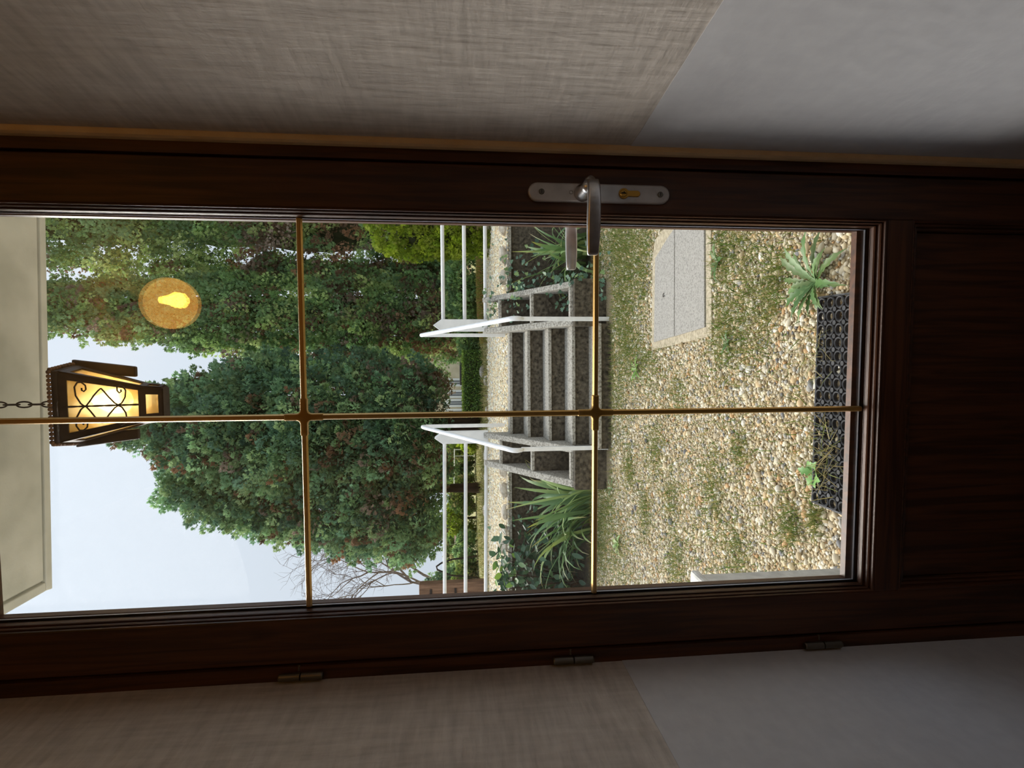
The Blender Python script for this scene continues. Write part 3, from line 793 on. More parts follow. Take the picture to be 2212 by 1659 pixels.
MB().tube([(.325+.012*math.cos(t), 2.43+.010*math.sin(t), G+.022+.004*math.sin(t*.5)) for t in np.linspace(0, 4.6, 12)], .0022, 6).build('lifting_hook', M['iron'], cov)

# ------------------------------------------------------------------ rubber ring mat
mat_t = thing('rubber_doormat', (-.18, .76, G), 'black rubber ring doormat on the gravel in front of the door', 'doormat')
mx0, mx1, my0, my1 = -.552, .182, .545, .990
pitch = .0455; nx = int((mx1-mx0)/pitch); ny = int((my1-my0)/pitch)
ringm = MB(); nseg = 16
prof = [(.0205, .0), (.0215, .012), (.0185, .0145), (.0150, .0125), (.0145, .0)]
for k in range(nseg):
    t = 2*math.pi*k/nseg
    for (r_, h_) in prof: ringm.v.append((r_*math.cos(t), r_*math.sin(t), h_))
np_ = len(prof)
for k in range(nseg):
    k2 = (k+1) % nseg
    for j in range(np_-1):
        ringm.f.append((k*np_+j, k*np_+j+1, k2*np_+j+1, k2*np_+j))
ring_me = bpy.data.meshes.new('ring'); ring_me.from_pydata(ringm.v, [], ringm.f); ring_me.materials.append(M['rubber'])
ZM = G+.014
web = MB()
for i in range(nx):
    for j in range(ny):
        x = mx0+pitch*(i+.5); y = my0+pitch*(j+.5)
        o = bpy.data.objects.new('ring', ring_me); COL.objects.link(o); put(o, mat_t); o.location = Vector((x, y, ZM)) - Vector((0, 0, 0))
        o.matrix_parent_inverse = Matrix.Translation(-ROOT[mat_t.name])
        if i < nx-1: web.box(x+.019, x+pitch-.019, y-.004, y+.004, ZM, ZM+.010)
        if j < ny-1: web.box(x-.004, x+.004, y+.019, y+pitch-.019, ZM, ZM+.010)
        if i < nx-1 and j < ny-1: web.prism([(x+pitch/2+.0085*math.cos(t), y+pitch/2+.0085*math.sin(t)) for t in np.linspace(0, 2*math.pi, 9)[:-1]], ZM, ZM+.0135, 'z')
xe, ye = mx0+pitch*nx, my0+pitch*ny
for (xa, xb, ya, yb2) in ((mx0-.003, xe+.003, my0-.003, my0+.0035), (mx0-.003, xe+.003, ye-.0035, ye+.003), (mx0-.003, mx0+.0035, my0, ye), (xe-.0035, xe+.003, my0, ye)):
    web.box(xa, xb, ya, yb2, ZM, ZM+.011)
web.build('rubber_web', M['rubber'], mat_t)

# white rendered stub pier at the porch side
MB().box(-.86, -.613, .33, .52, G-.05, .74).box(-.87, -.605, .32, .53, .74, .765).build('porch_pier', M['white_render'], None, bevel=.008,
    label='short white rendered pier beside the door, at the hinge side', category='pier')

# ------------------------------------------------------------------ porch canopy and lantern
CZ = 2.45
can = struct('porch_canopy', MB().prism([(-.612, .20), (-.622, .630), (1.45, .735), (1.45, .20)], CZ+.012, CZ+.14, 'z'), M['soffit'],
             label='off-white concrete porch canopy above the door', category='canopy', bevel=.008)
MB().prism([(-.576, .20), (-.586, .598), (1.45, .702), (1.45, .20)], CZ, CZ+.02, 'z').build('soffit_panel', M['soffit'], can)
MB().hexa([(-.618, .607, CZ), (1.45, .713, CZ), (1.45, .735, CZ), (-.622, .630, CZ), (-.618, .607, CZ+.02), (1.45, .713, CZ+.02), (1.45, .735, CZ+.02), (-.622, .630, CZ+.02)]).build('drip_edge', M['soffit'], can, bevel=.003)
MB().hexa([(-.612, .20, CZ), (-.586, .20, CZ), (-.595, .607, CZ), (-.618, .607, CZ), (-.612, .20, CZ+.02), (-.586, .20, CZ+.02), (-.595, .607, CZ+.02), (-.618, .607, CZ+.02)]).build('drip_edge', M['soffit'], can, bevel=.003)

LT = thing('porch_lantern', (-.122, .45, 2.45), 'lit wrought-iron lantern with amber glass hanging from the porch canopy', 'lantern')
lx, ly = -.122, .45
RZ, BZ = 2.262, 2.066           # rim and foot
mG, ntG, bG = newmat('amber_lantern_glass')
N_, L_ = ntG.nodes, ntG.links
nzg = N_.new('ShaderNodeTexNoise'); nzg.inputs['Scale'].default_value = 26; nzg.inputs['Detail'].default_value = 3
tcg = N_.new('ShaderNodeTexCoord'); rpg = N_.new('ShaderNodeValToRGB')
rpg.color_ramp.elements[0].position = .35; rpg.color_ramp.elements[1].position = .65
rpg.color_ramp.elements[0].color = lin4(228, 206, 160); rpg.color_ramp.elements[1].color = lin4(250, 240, 216)
L_.new(tcg.outputs['Object'], nzg.inputs['Vector']); L_.new(nzg.outputs['Fac'], rpg.inputs[0])
trg = N_.new('ShaderNodeBsdfTransparent'); tlg = N_.new('ShaderNodeBsdfTranslucent'); mg = N_.new('ShaderNodeMixShader'); mg.inputs[0].default_value = .5
mg2 = N_.new('ShaderNodeMixShader'); mg2.inputs[0].default_value = .12; glg = N_.new('ShaderNodeBsdfGlossy'); glg.inputs['Roughness'].default_value = .15
L_.new(rpg.outputs[0], trg.inputs['Color']); L_.new(rpg.outputs[0], tlg.inputs['Color'])
L_.new(trg.outputs[0], mg.inputs[1]); L_.new(tlg.outputs[0], mg.inputs[2])
L_.new(mg.outputs[0], mg2.inputs[1]); L_.new(glg.outputs[0], mg2.inputs[2])
L_.new(mg2.outputs[0], N_['Material Output'].inputs['Surface'])
M['lantern_glass'] = mG
def hexring(w, d, z):
    """six-sided plan: broad front and back faces, two short faces each side"""
    return [(lx-w*.88, ly-d, z), (lx+w*.88, ly-d, z), (lx+w, ly, z), (lx+w*.88, ly+d, z), (lx-w*.88, ly+d, z), (lx-w, ly, z)]
top_r, mid_r, bot_r = hexring(.084, .066, RZ-.012), hexring(.043, .026, BZ+.037), hexring(.039, .014, BZ)
def mixp(a, b, t): return tuple(a[i]+(b[i]-a[i])*t for i in range(3))
def quad_frame(mb, a, b, c, d, t_ab, t_cd, sx_, th):
    """frame round the quad a-b (top) c-d (bottom right, left): thick strips"""
    ctr = Vector((lx, ly, (a[2]+c[2])/2))
    nrm = (Vector(b)-Vector(a)).cross(Vector(d)-Vector(a)).normalized()
    if nrm.dot(Vector(a)-ctr) < 0: nrm = -nrm
    def strip(p, q, r, s):
        P = [Vector(v) for v in (p, q, r, s)]
        mb.hexa([tuple(v) for v in P] + [tuple(v+nrm*th) for v in P])
    ia, ib = mixp(a, d, t_ab), mixp(b, c, t_ab); ic, id_ = mixp(c, b, t_cd), mixp(d, a, t_cd)
    strip(a, b, ib, ia); strip(id_, ic, c, d)
    strip(ia, mixp(ia, ib, sx_), mixp(id_, ic, sx_), id_); strip(mixp(ib, ia, sx_), ib, ic, mixp(ic, id_, sx_))
    return mixp(ia, ib, sx_), mixp(ib, ia, sx_), mixp(ic, id_, sx_), mixp(id_, ic, sx_)
for k in range(6):
    j = (k+1) % 6
    f_ = MB(); g1 = quad_frame(f_, top_r[k], top_r[j], mid_r[j], mid_r[k], .105, .035, .09 if k in (0, 3) else .16, .004)
    f_.build('lantern_frame', M['iron'], LT)
    MB().hexa([tuple(v) for v in g1] + [tuple(Vector(v)+(Vector((lx, ly, v[2]))-Vector(v)).normalized()*.002) for v in g1]).build('lantern_pane', M['lantern_glass'], LT, label='mottled amber glass')
    f2 = MB(); g2 = quad_frame(f2, mid_r[k], mid_r[j], bot_r[j], bot_r[k], .22, .16, .20, .004)
    f2.build('lantern_frame', M['iron'], LT)
    MB().hexa([tuple(v) for v in g2] + [tuple(Vector(v)+(Vector((lx, ly, v[2]))-Vector(v)).normalized()*.002) for v in g2]).build('lantern_pane', M['lantern_glass'], LT, label='small amber foot pane')
MB().prism([(p[0], p[1]) for p in bot_r], BZ-.004, BZ+.001, 'z').build('foot_plate', M['iron'], LT)
MB().prism([(p[0], p[1]) for p in hexring(.088, .072, 0)], RZ-.014, RZ-.002, 'z').build('top_plate', M['iron'], LT)
rim = hexring(.091, .075, RZ)
for k in range(6):
    a, b = Vector(rim[k]), Vector(rim[(k+1) % 6]); nb = max(3, int((b-a).length/.0085))
    mb = MB()
    for i in range(nb):
        c = a + (b-a)*((i+.5)/nb)
        mb.lathe([(.0015, -.0045), (.0042, -.0025), (.0046, 0), (.0042, .0025), (.0015, .0045)], tuple(c), 8)
    mb.build('beaded_rim', M['rust_bead'], LT, smooth=True)
for s in (-1, 1):      # dark side wings
    X_ = lambda v: lx + s*v
    za, zb = RZ-.132, RZ+.004
    MB().hexa([(X_(.060), ly+.005, za), (X_(.084), ly+.005, za), (X_(.084), ly+.017, za), (X_(.060), ly+.017, za),
               (X_(.070), ly+.005, zb), (X_(.101), ly+.005, zb), (X_(.101), ly+.017, zb), (X_(.070), ly+.017, zb)]).build('side_wing', M['iron'], LT, bevel=.003)
# scrollwork in front of the front pane
def fpt(u, v):      # u across (-1..1), v 0 top .. 1 bottom of the front face
    w = .0739 + (.0378-.0739)*v; d = .066 + (.026-.066)*v
    return (lx+u*w, ly-d-.007, RZ-.012+(BZ+.037-RZ+.012)*v)
def scroll(points, r=.0018):
    MB().tube([fpt(u, v) for u, v in points], r, 6).build('scrollwork', M['iron'], LT, smooth=True)
MB().tube([fpt(0, v) for v in np.linspace(.09, .995, 24)], [.0014+.0010*abs(math.sin(i*.8)) for i in range(24)], 6).build('twisted_bar', M['iron'], LT, smooth=True)
for s in (-1, 1):
    up = [(s*.70, .53), (s*.62, .50), (s*.40, .44), (s*.16, .385), (s*.02, .345), (s*.01, .32), (s*.10, .28), (s*.36, .225), (s*.64, .215), (s*.80, .25), (s*.83, .30), (s*.74, .345), (s*.60, .350), (s*.52, .325), (s*.56, .300), (s*.64, .300)]
    scroll(up)
    dn = [(s*.70, .53), (s*.60, .56), (s*.36, .62), (s*.10, .69), (s*.02, .73), (s*.10, .775), (s*.40, .82), (s*.72, .83), (s*.92, .80), (s*.96, .76), (s*.86, .725), (s*.68, .725), (s*.58, .75), (s*.66, .775), (s*.76, .77)]
    scroll(dn)
# bulb
mBu = plain('bulb_glow', lin(255, 214, 140), .4, emit=(1.0, .80, .46), estr=11.0)
MB().lathe([(.010, .050), (.014, .038), (.026, .012), (.029, -.006), (.024, -.024), (.010, -.033), (.002, -.034)], (lx+.006, ly, 2.172), 20).build('bulb', mBu, LT, smooth=True)
MB().tube([(lx, ly, RZ-.01), (lx+.004, ly, 2.21)], .012, 12).build('bulb_holder', M['iron'], LT)
# chain of links up to the canopy
zc = RZ+.004; k = 0
MB().tube([(lx+.016*math.cos(t), ly, RZ+.006+.016*math.sin(t)) for t in np.linspace(0, 2*math.pi, 19)], .0022, 6).build('hanging_ring', M['iron'], LT, smooth=True)
zc = RZ+.026
while zc < CZ-.004:
    hl = .0165
    pts_ = []
    for t in np.linspace(0, 2*math.pi, 17):
        u, v = .0065*math.cos(t), hl*math.sin(t)
        pts_.append((lx+u, ly, zc+v) if k % 2 else (lx, ly+u, zc+v))
    MB().tube(pts_, .0018, 6).build('chain_link', M['iron'], LT, smooth=True)
    zc += .026; k += 1

# ------------------------------------------------------------------ trees
GREEN = 2.05*np.array([(.150, .225, .085), (.115, .185, .075), (.205, .270, .105), (.090, .150, .070), (.240, .285, .120), (.135, .205, .100)])
BLUEG = 2.05*np.array([(.120, .200, .110), (.095, .165, .100), (.165, .245, .125), (.075, .130, .085), (.200, .265, .130), (.130, .190, .095)])
BROWN = 2.0*np.array([lin(104, 84, 66), lin(118, 96, 76), lin(94, 78, 64), lin(132, 118, 106), lin(116, 102, 90), lin(120, 92, 70)])

def crown(name, axis, Rf, zlo, ztop, n_pl, lp, rp, nspray, sl, sw, pal, upmix, seed, brown=None, droop=0.0, back=.42, fill=(.76, 1.06), lump=.16):
    """foliage sprays gathered in plumes on a crown of radius Rf(t)"""
    r = np.random.default_rng(seed)
    t = r.uniform(0, 1, n_pl*3)
    keep = r.uniform(0, 1, len(t)) < np.array([Rf(x) for x in t])/max(Rf(x) for x in np.linspace(0, 1, 40))*1.0 + .06
    t = t[keep][:n_pl]; n = len(t)
    phi_ = r.uniform(np.pi - back, 2*np.pi + back, n)
    out = np.stack([np.cos(phi_), np.sin(phi_), np.zeros(n)], 1)
    rad = np.array([Rf(x) for x in t]) * r.uniform(fill[0], fill[1], n)
    z = zlo + (ztop-zlo)*t
    rad *= 1 + lump*np.sin(3.1*phi_ + 2.3*z) * np.sin(1.7*z + seed)
    ax_ = np.array([axis(x) for x in t])
    c = np.stack([ax_[:, 0], ax_[:, 1], z], 1) + out*rad[:, None]
    a = norm(out*(1-upmix) + np.array([0, 0, 1.0])*upmix + r.normal(0, .22, (n, 3)))
    Lp = r.uniform(*lp, n); Rp = Lp*r.uniform(*rp, n)
    e1 = norm(np.cross(a, np.array([.13, .31, .9]))); e2 = np.cross(a, e1)
    base = pal[r.integers(0, len(pal), n)] * r.uniform(.65, 1.35, (n, 1))
    if brown is not None:
        pb = np.array([brown(*q) for q in c]); isb = r.uniform(0, 1, n) < pb
        base[isb] = BROWN[r.integers(0, len(BROWN), isb.sum())] * r.uniform(.7, 1.15, (isb.sum(), 1))
    m = nspray
    u = r.uniform(0, 1, (n, m)); ps = r.uniform(0, 2*np.pi, (n, m))
    rr = np.sin(np.pi*(.12+.86*u)**.8) * Rp[:, None] * r.uniform(.85, 1.02, (n, m))
    radial = np.cos(ps)[..., None]*e1[:, None] + np.sin(ps)[..., None]*e2[:, None]
    P = c[:, None] + a[:, None]*((u-.35)*Lp[:, None])[..., None] + radial*rr[..., None]
    D = norm(a[:, None]*(.95+.5*u[..., None]) + radial*.6 + r.normal(0, .25, (n, m, 3)) - np.array([0, 0, droop]))
    P = P.reshape(-1, 3); D = D.reshape(-1, 3); N_t = len(P)
    cc = np.repeat(base, m, 0) * r.uniform(.8, 1.2, (N_t, 1))
    L = r.uniform(sl*.7, sl*1.3, N_t); W = r.uniform(sw*.7, sw*1.3, N_t)
    S = norm(np.cross(D, radial.reshape(-1, 3) + r.normal(0, .35, (N_t, 3))))
    Vs, Fs, cs, off = [], [], [], 0
    for ang in (-.55, .0, .55):      # three fingers per spray
        D2 = norm(D*math.cos(ang) + S*math.sin(ang)); S2 = norm(np.cross(np.cross(D, S), D2))
        l2 = L*(1.0 if ang == 0 else .8)
        A_ = P - S2*(W*.5)[:, None]; B2 = P + D2*(l2*.5)[:, None] + S2*(W*.62)[:, None]; C2 = P + D2*l2[:, None]
        Vs.append(np.stack([A_, B2, C2], 1).reshape(-1, 3)); Fs.append(np.arange(3*N_t).reshape(-1, 3) + off); off += 3*N_t
        cs.append(np.repeat(cc, 3, 0))
    return array_mesh(name, np.concatenate(Vs), np.concatenate(Fs), M['foliage'], np.concatenate(cs))

def core(name, axis, Rf, zlo, ztop, k, mat, parent, seed):  # opaque filler added to darken the crown and block the view through
    r = random.Random(seed); mb = MB(); n = 14; m = 16
    for i in range(m):
        t = i/(m-1); x, y = axis(t)
        for j in range(n):
            q = 2*math.pi*j/n; R = max(.02, Rf(t)*k*r.uniform(.75, 1.1))
            mb.v.append((x+R*math.cos(q), y+R*math.sin(q), zlo+(ztop-zlo)*t))
    for i in range(m-1):
        for j in range(n):
            mb.f.append((i*n+j, i*n+(j+1) % n, (i+1)*n+(j+1) % n, (i+1)*n+j))
    mb.f.append(tuple(reversed(range(n)))); mb.f.append(tuple(range((m-1)*n, m*n)))
    return mb.build(name, mat, parent)

M['inner'] = noisy('dark_core', lin(44, 54, 36), lin(84, 86, 62), nscale=7, rough=1.0, bump=0.0, spec=0.05)  # dark colour stands in for the shade inside the foliage

def tree(name, label, base, apex, Rf, zlo, n_pl, seed, pal, upmix, trunk_r, cat='tree', group=None, corek=.52, lp=(.40, .85), rp=(.24, .33),
         nspray=88, sl=.075, sw=.034, **kw):
    t_ = thing(name, (base[0], base[1], T), label, cat, group)
    ztop = apex[1]
    axis = lambda t: (base[0] + (apex[0]-base[0])*max(0, t)**1.2, base[1])
    link('foliage', crown('foliage', axis, Rf, zlo, ztop, n_pl, lp, rp, nspray, sl, sw, pal, upmix, seed, **kw), None, t_, kind='stuff')
    if corek: core('dark_core', axis, Rf, zlo+.25, ztop-.3, corek, M['inner'], t_, seed)
    MB().tube([(base[0], base[1], T-.05), (base[0], base[1], T+.3), (axis(.1)[0], base[1], zlo+.2), (axis(.5)[0], base[1], (zlo+ztop)*.5)],
              [trunk_r*1.35, trunk_r*1.05, trunk_r*.9, trunk_r*.4], 12).build('trunk', M['bark'], t_, smooth=True)
    return t_
def pw(pts):
    xs = [p[0] for p in pts]; ys = [p[1] for p in pts]
    return lambda t: float(np.interp(t, xs, ys))
def brownA(x, y, z):
    p = .05
    if 1.6 < z < 6.2: p = .42 if x > .15 else .16
    if z <= 1.8: p = .35
    if z > 9.5 and x > 3.0: p = .22
    return p
g_cy = 'tall cypresses behind the terrace'
tree('cypress_tree', 'tallest cypress with brown dead patches, behind the yellow-green bush', (3.1, 13.2), (3.15, 13.8), pw([(0, 1.35), (.3, 1.42), (.6, 1.30), (.8, 1.1), (1, .35)]), .95,
     1150, 101, GREEN, .72, .22, group=g_cy, brown=brownA)
tree('cypress_tree', 'slender upright cypress left of the tallest one, behind the stairs', (.76, 12.6), (1.02, 12.4), pw([(0, .92), (.2, .90), (.5, .72), (.7, .50), (.85, .38), (1, .08)]), .92,
     1000, 102, GREEN, .74, .20, group=g_cy, brown=lambda x, y, z: (.30 if 1.2 < z < 4.6 else .10))
def brownC(x, y, z): return .16 if (z < 4.5) else .06
tree('cypress_tree', 'broad drooping cypress behind the lantern, beside the slender one', (-1.72, 11.2), (-1.40, 8.35), pw([(0, 1.0), (.12, 1.2), (.35, 1.3), (.6, 1.1), (.8, .62), (1, .04)]), 1.60,
     1150, 103, BLUEG, .42, .27, group=g_cy, brown=brownC, droop=.15)
tree('cypress_tree', 'leftmost drooping cypress with ragged side sprays', (-3.10, 11.5), (-2.9, 7.5), pw([(0, .9), (.10, 1.35), (.25, 1.25), (.6, .78), (.85, .42), (1, .05)]), 1.75,
     1100, 104, BLUEG, .42, .10, group=g_cy, brown=brownC, droop=.15)
# bushes
YEL = 1.5*np.array([lin(128, 146, 44), lin(150, 164, 56), lin(108, 128, 40), lin(140, 150, 66)])
tree('golden_conifer', 'clipped yellow-green conifer bush beside the terrace fence', (2.02, 8.0), (2.02, 2.66), pw([(0, .5), (.2, .58), (.75, .56), (.93, .42), (1, .1)]), .86,
     520, 105, YEL, .55, .06, cat='bush', corek=.8, lp=(.10, .2), rp=(.4, .6), nspray=44, sl=.045, sw=.018, fill=(.85, 1.0), lump=.04)
MID = 1.8*np.array([lin(110, 126, 62), lin(86, 106, 52), lin(134, 140, 78), lin(72, 92, 50), lin(118, 112, 78)])
g_sh = 'shrubs on the lawn beyond the terrace'
shr = [(-2.55, 15.0, .55, .85, MID, 'olive shrub inside the white goal frame'), (-3.35, 15.6, .6, .95, GREEN, 'dark green shrub right behind the white goal frame'),
       (-4.05, 14.6, .45, .72, MID, 'small olive shrub left of the white goal frame'), (-4.85, 15.0, .5, .88, YEL, 'yellow-green shrub under the leftmost cypress'),
       (-5.55, 14.2, .5, .55, GREEN, 'low dark green shrub under the leftmost cypress'), (-6.2, 13.6, .55, .62, MID, 'loose olive shrub in front of the dark cone evergreen'),
       (-2.15, 13.2, .35, .42, YEL, 'low yellow shrub by the foot of the broad cypress'), (.25, 10.9, .34, .42, GREEN, 'round dark shrub at the end of the clipped hedge'),
       (1.4, 11.2, .8, .75, GREEN, 'dark low shrub at the foot of the tallest cypress')]
for k, (x, y, R_, h, pal, lab) in enumerate(shr):
    tree('garden_shrub', lab, (x, y), (x, T+h), pw([(0, R_*.8), (.35, R_), (.8, R_*.7), (1, R_*.15)]), T+.05, 150, 200+k, pal, .45, .03, cat='shrub', group=g_sh,
         corek=.75, lp=(.14, .28), rp=(.4, .6), nspray=34, sl=.06, sw=.03, fill=(.75, 1.05))
tree('cone_evergreen', 'small dark cone-shaped evergreen in front of the bare tree', (-6.9, 15.0), (-6.75, 2.25), pw([(0, .8), (.5, .5), (1, .06)]), T+.05, 240, 230, BLUEG, .6, .05, cat='tree',
     corek=.8, lp=(.16, .3), rp=(.35, .5), nspray=36, sl=.06, sw=.026)
far = [(-16, 42, 3.6, 1.15), (-10.5, 48, 3.2, .9), (-22, 44, 4.0, 1.5), (6, 40, 4, 3.2), (-7.5, 40, 2.2, .75)]
for k, (x, y, R_, h) in enumerate(far):
    tree('distant_shrub', ['wide far hedge shrub left of the cream house', 'far pale green shrub below the leftmost cypress', 'far shrub below the bare tree', 'far shrub behind the slender cypress', 'far low shrub beside the cream house'][k],
         (x, y), (x, T+h), pw([(0, R_*.9), (.5, R_), (1, R_*.3)]), T, 240, 240+k, MID, .4, .1, cat='shrub', corek=.8, lp=(.4, .8), rp=(.4, .6), nspray=22, sl=.25, sw=.12, fill=(.8, 1.05))

# clipped hedge
hb = thing('clipped_hedge', (-.70, 10.5, T), 'low clipped green box hedge in front of the cream house', 'hedge')
q = rng.uniform(0, 1, (5200, 3)); nH = len(q)
HP = np.stack([-1.34+q[:, 0]*1.30, 10.25+q[:, 1]*.5, T+.02+q[:, 2]*.37], 1)
face = rng.integers(0, 4, nH); HP[face <= 1, 1] = 10.25+rng.normal(0, .015, (face <= 1).sum()); HP[face == 2, 2] = T+.39+rng.normal(0, .008, (face == 2).sum())
HP[face == 3, 0] = np.where(rng.uniform(0, 1, (face == 3).sum()) > .5, -1.34, -.04)
HD = norm(rng.normal(0, 1, (nH, 3)) + np.array([0, -.5, .5])); HS = norm(np.cross(HD, rng.normal(0, 1, (nH, 3))))
V, F, k_ = blade_arrays(HP, HD, HS, rng.uniform(.03, .055, nH), rng.uniform(.018, .03, nH), None, True)
HC = 1.7*np.array([lin(84, 110, 50), lin(66, 92, 44), lin(104, 128, 60), lin(58, 80, 40)])[rng.integers(0, 4, nH)]
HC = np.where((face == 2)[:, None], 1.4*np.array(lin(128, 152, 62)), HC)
link('foliage', array_mesh('foliage', V, F, M['leaf'], np.repeat(HC, k_, 0)), None, hb, kind='stuff')
MB().box(-1.31, -.07, 10.28, 10.72, T, T+.37).build('dark_core', M['inner'], hb)  # solid dark filler behind the hedge leaves, not modelled twigs

# mossy mound (heather) along the terrace
mm = thing('heather_mound', (1.15, 9.2, T), 'low rusty green heather mound edging the terrace', 'ground cover')
nM = 9000
mxx = rng.uniform(.10, 2.4, nM); hh = .13*np.sqrt(np.clip(1-((mxx-1.3)/1.35)**2, 0, 1)); ang = rng.uniform(0, np.pi, nM)
MP = np.stack([mxx, 9.2-.35*np.cos(ang), T+hh*np.sin(ang)], 1)
MD = norm(np.stack([rng.normal(0, .4, nM), -np.cos(ang)+rng.normal(0, .3, nM), .6+np.sin(ang)], 1)); MS = norm(np.cross(MD, rng.normal(0, 1, (nM, 3))))
V, F, k_ = blade_arrays(MP, MD, MS, rng.uniform(.03, .07, nM), rng.uniform(.008, .014, nM), None, True)
MC = 1.8*np.array([lin(116, 118, 52), lin(134, 104, 66), lin(98, 104, 46), lin(146, 110, 76), lin(120, 126, 60)])[rng.integers(0, 5, nM)]
link('foliage', array_mesh('foliage', V, F, M['foliage'], np.repeat(MC, k_, 0)), None, mm, kind='stuff')
me_ = MB()
for i in range(13):
    x = .12+i*.19
    h_ = .12*math.sqrt(max(0.02, 1-((x-1.3)/1.35)**2))
    for j in range(9):
        t_ = math.pi*j/8; me_.v.append((x, 9.2-.33*math.cos(t_), T+h_*math.sin(t_)-.01))
for i in range(12):
    for j in range(8): me_.f.append((i*9+j, i*9+j+1, (i+1)*9+j+1, (i+1)*9+j))
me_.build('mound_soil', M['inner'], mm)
ls = link('leaning_slab', rock_mesh('leaning_slab', .12, .03, .07, 300, M['concrete_mid'], 2), None, None, label='small grey stone slab lying before the clipped hedge', category='stone')
ls.location = (-.42, 9.5, T+.055); ls.rotation_euler = (.5, .1, .1)

# bare tree
def bare_tree(name, label, base, height, spread, seed, lean):
    t_ = thing(name, base, label, 'tree', 'bare trees at the left')
    r = random.Random(seed); mbs = [MB(), MB()]
    mbt = MB()
    def grow(p, d, L, rad, depth):
        n = 4; pts_ = [p]; dd = d.copy()
        for i in range(n):
            dd = (dd + Vector((r.gauss(0, .13), r.gauss(0, .13), r.gauss(0, .08)))).normalized()
            pts_.append(pts_[-1] + dd*(L/n))
        (mbt if depth == 0 else mbs[0] if depth < 3 else mbs[1]).tube([tuple(q_) for q_ in pts_], [rad*(1-.12*i) for i in range(n+1)], 6 if depth < 2 else 4, caps=False)
        if depth < 6:
            for k in range(3):
                q_ = pts_[r.choice((2, 3, 4)) if k else 4]
                ax = Vector((r.gauss(0, 1), r.gauss(0, .6), r.gauss(0, .5))).normalized()
                nd = (dd*.75 + ax*.62*spread + Vector((0, 0, .25 if depth < 4 else -.1))).normalized()
                grow(q_, nd, L*r.uniform(.62, .82), rad*.60, depth+1)
    grow(Vector(base), Vector(lean).normalized(), height*.30, height*.010, 0)
    mbt.build('trunk', M['grey_bark'], t_); mbs[0].build('branches', M['grey_bark'], t_); mbs[1].build('twigs', M['grey_bark'], t_, kind='stuff')
bare_tree('bare_tree', 'leafless grey tree leaning right, between the leftmost cypress and the door frame', (-11.2, 25.0, T), 10.0, 1.0, 3, (.06, 0, 1))
bare_tree('bare_tree', 'leafless grey tree with fine twigs, at the edge by the wooden post', (-12.6, 27.0, T), 10.5, 1.0, 8, (.0, 0, 1))

# wooden post with metal plates
wp = thing('wooden_post', (-4.32, 9.0, T), 'brown wooden gate post left of the tube fence', 'post')
MB().box(-4.42, -4.205, 9.0, 9.16, T-.03, 2.07).build('post_timber', M['timber'], wp, bevel=.01)
for z in (1.42, 1.86):
    MB().box(-4.40, -4.30, 8.988, 9.002, z-.02, z+.02).build('metal_plate', M['iron'], wp)

# black bent tube near the cone evergreen
MB().tube([(-5.55, 12.4, T), (-5.45, 12.4, 1.55), (-5.30, 12.4, 1.86), (-5.22, 12.4, 1.88), (-5.14, 12.4, 1.76), (-5.06, 12.4, 1.5), (-5.0, 12.4, T)], .022, 8).build(
    'bent_tube', M['iron'], None, smooth=True, label='black bent metal tube standing by the cone evergreen', category='tube')

# white goal frame on the lawn
gf = thing('goal_frame', (-3.2, 14.0, T), 'thin white metal goal frame among the shrubs', 'goal')
for x in (-2.68, -3.74): MB().tube([(x, 14.0, T-.02), (x, 14.0, 1.42)], .014, 8).build('upright', M['white_paint'], gf)
MB().tube([(-2.66, 14.0, 1.42), (-3.76, 14.0, 1.44)], .014, 8).build('crossbar', M['white_paint'], gf)
MB().tube([(-2.85, 13.99, T+.05), (-2.85, 13.99, 1.41)], .008, 6).build('stay', M['white_paint'], gf)

# cream house far behind
hs = thing('cream_house', (-3.2, 45.0, T-.1), 'cream far house with white framed windows under the drooping cypress', 'house')
MB().box(-6.2, 2.6, 45.0, 52, T-.3, 3.6).build('house_wall', M['cream_wall'], hs)
rfm = MB().prism([(-6.5, 3.6), (2.9, 3.6), (-1.8, 6.0)], 44.7, 52.3); rfm.build('house_roof', M['roof_tile'], hs)
for x in (-2.71, -3.66, -4.40, -5.2):
    wn_ = MB(); rect_ring(wn_, x-.33, x+.33, .55, 2.15, x-.16, x+.16, .68, 1.86, 44.90, 45.02)
    w_ = wn_.build('house_window', M['house_white'], hs)
    MB().box(x-.165, x+.165, 44.96, 44.99, .67, 1.87).build('window_pane', M['house_glass'], w_)
    MB().box(x-.02, x+.02, 44.93, 44.965, .68, 1.86).build('window_bar', M['house_white'], w_)
sh = thing('garden_shed', (-1.3, 40.0, T), 'low dark-roofed shed in front of the cream house', 'shed')
MB().box(-2.5, 1.5, 40.0, 42.5, T-.2, .80).build('shed_wall', M['cream_wall'], sh)
MB().box(-2.62, 1.7, 39.8, 42.7, .80, 1.02).build('shed_roof', M['black_roof'], sh)
rs2 = thing('far_roof', (-10.8, 30.0, T), 'small far hut with brown roof below the leftmost cypress', 'hut')
MB().box(-11.3, -10.1, 30.0, 32.5, T-.1, 1.05).build('hut_wall', M['cream_wall'], rs2)
MB().prism([(29.9, 1.05), (32.6, 1.05), (31.2, 1.5)], -11.45, -9.95, 'x').build('hut_roof', M['roof_tile'], rs2)

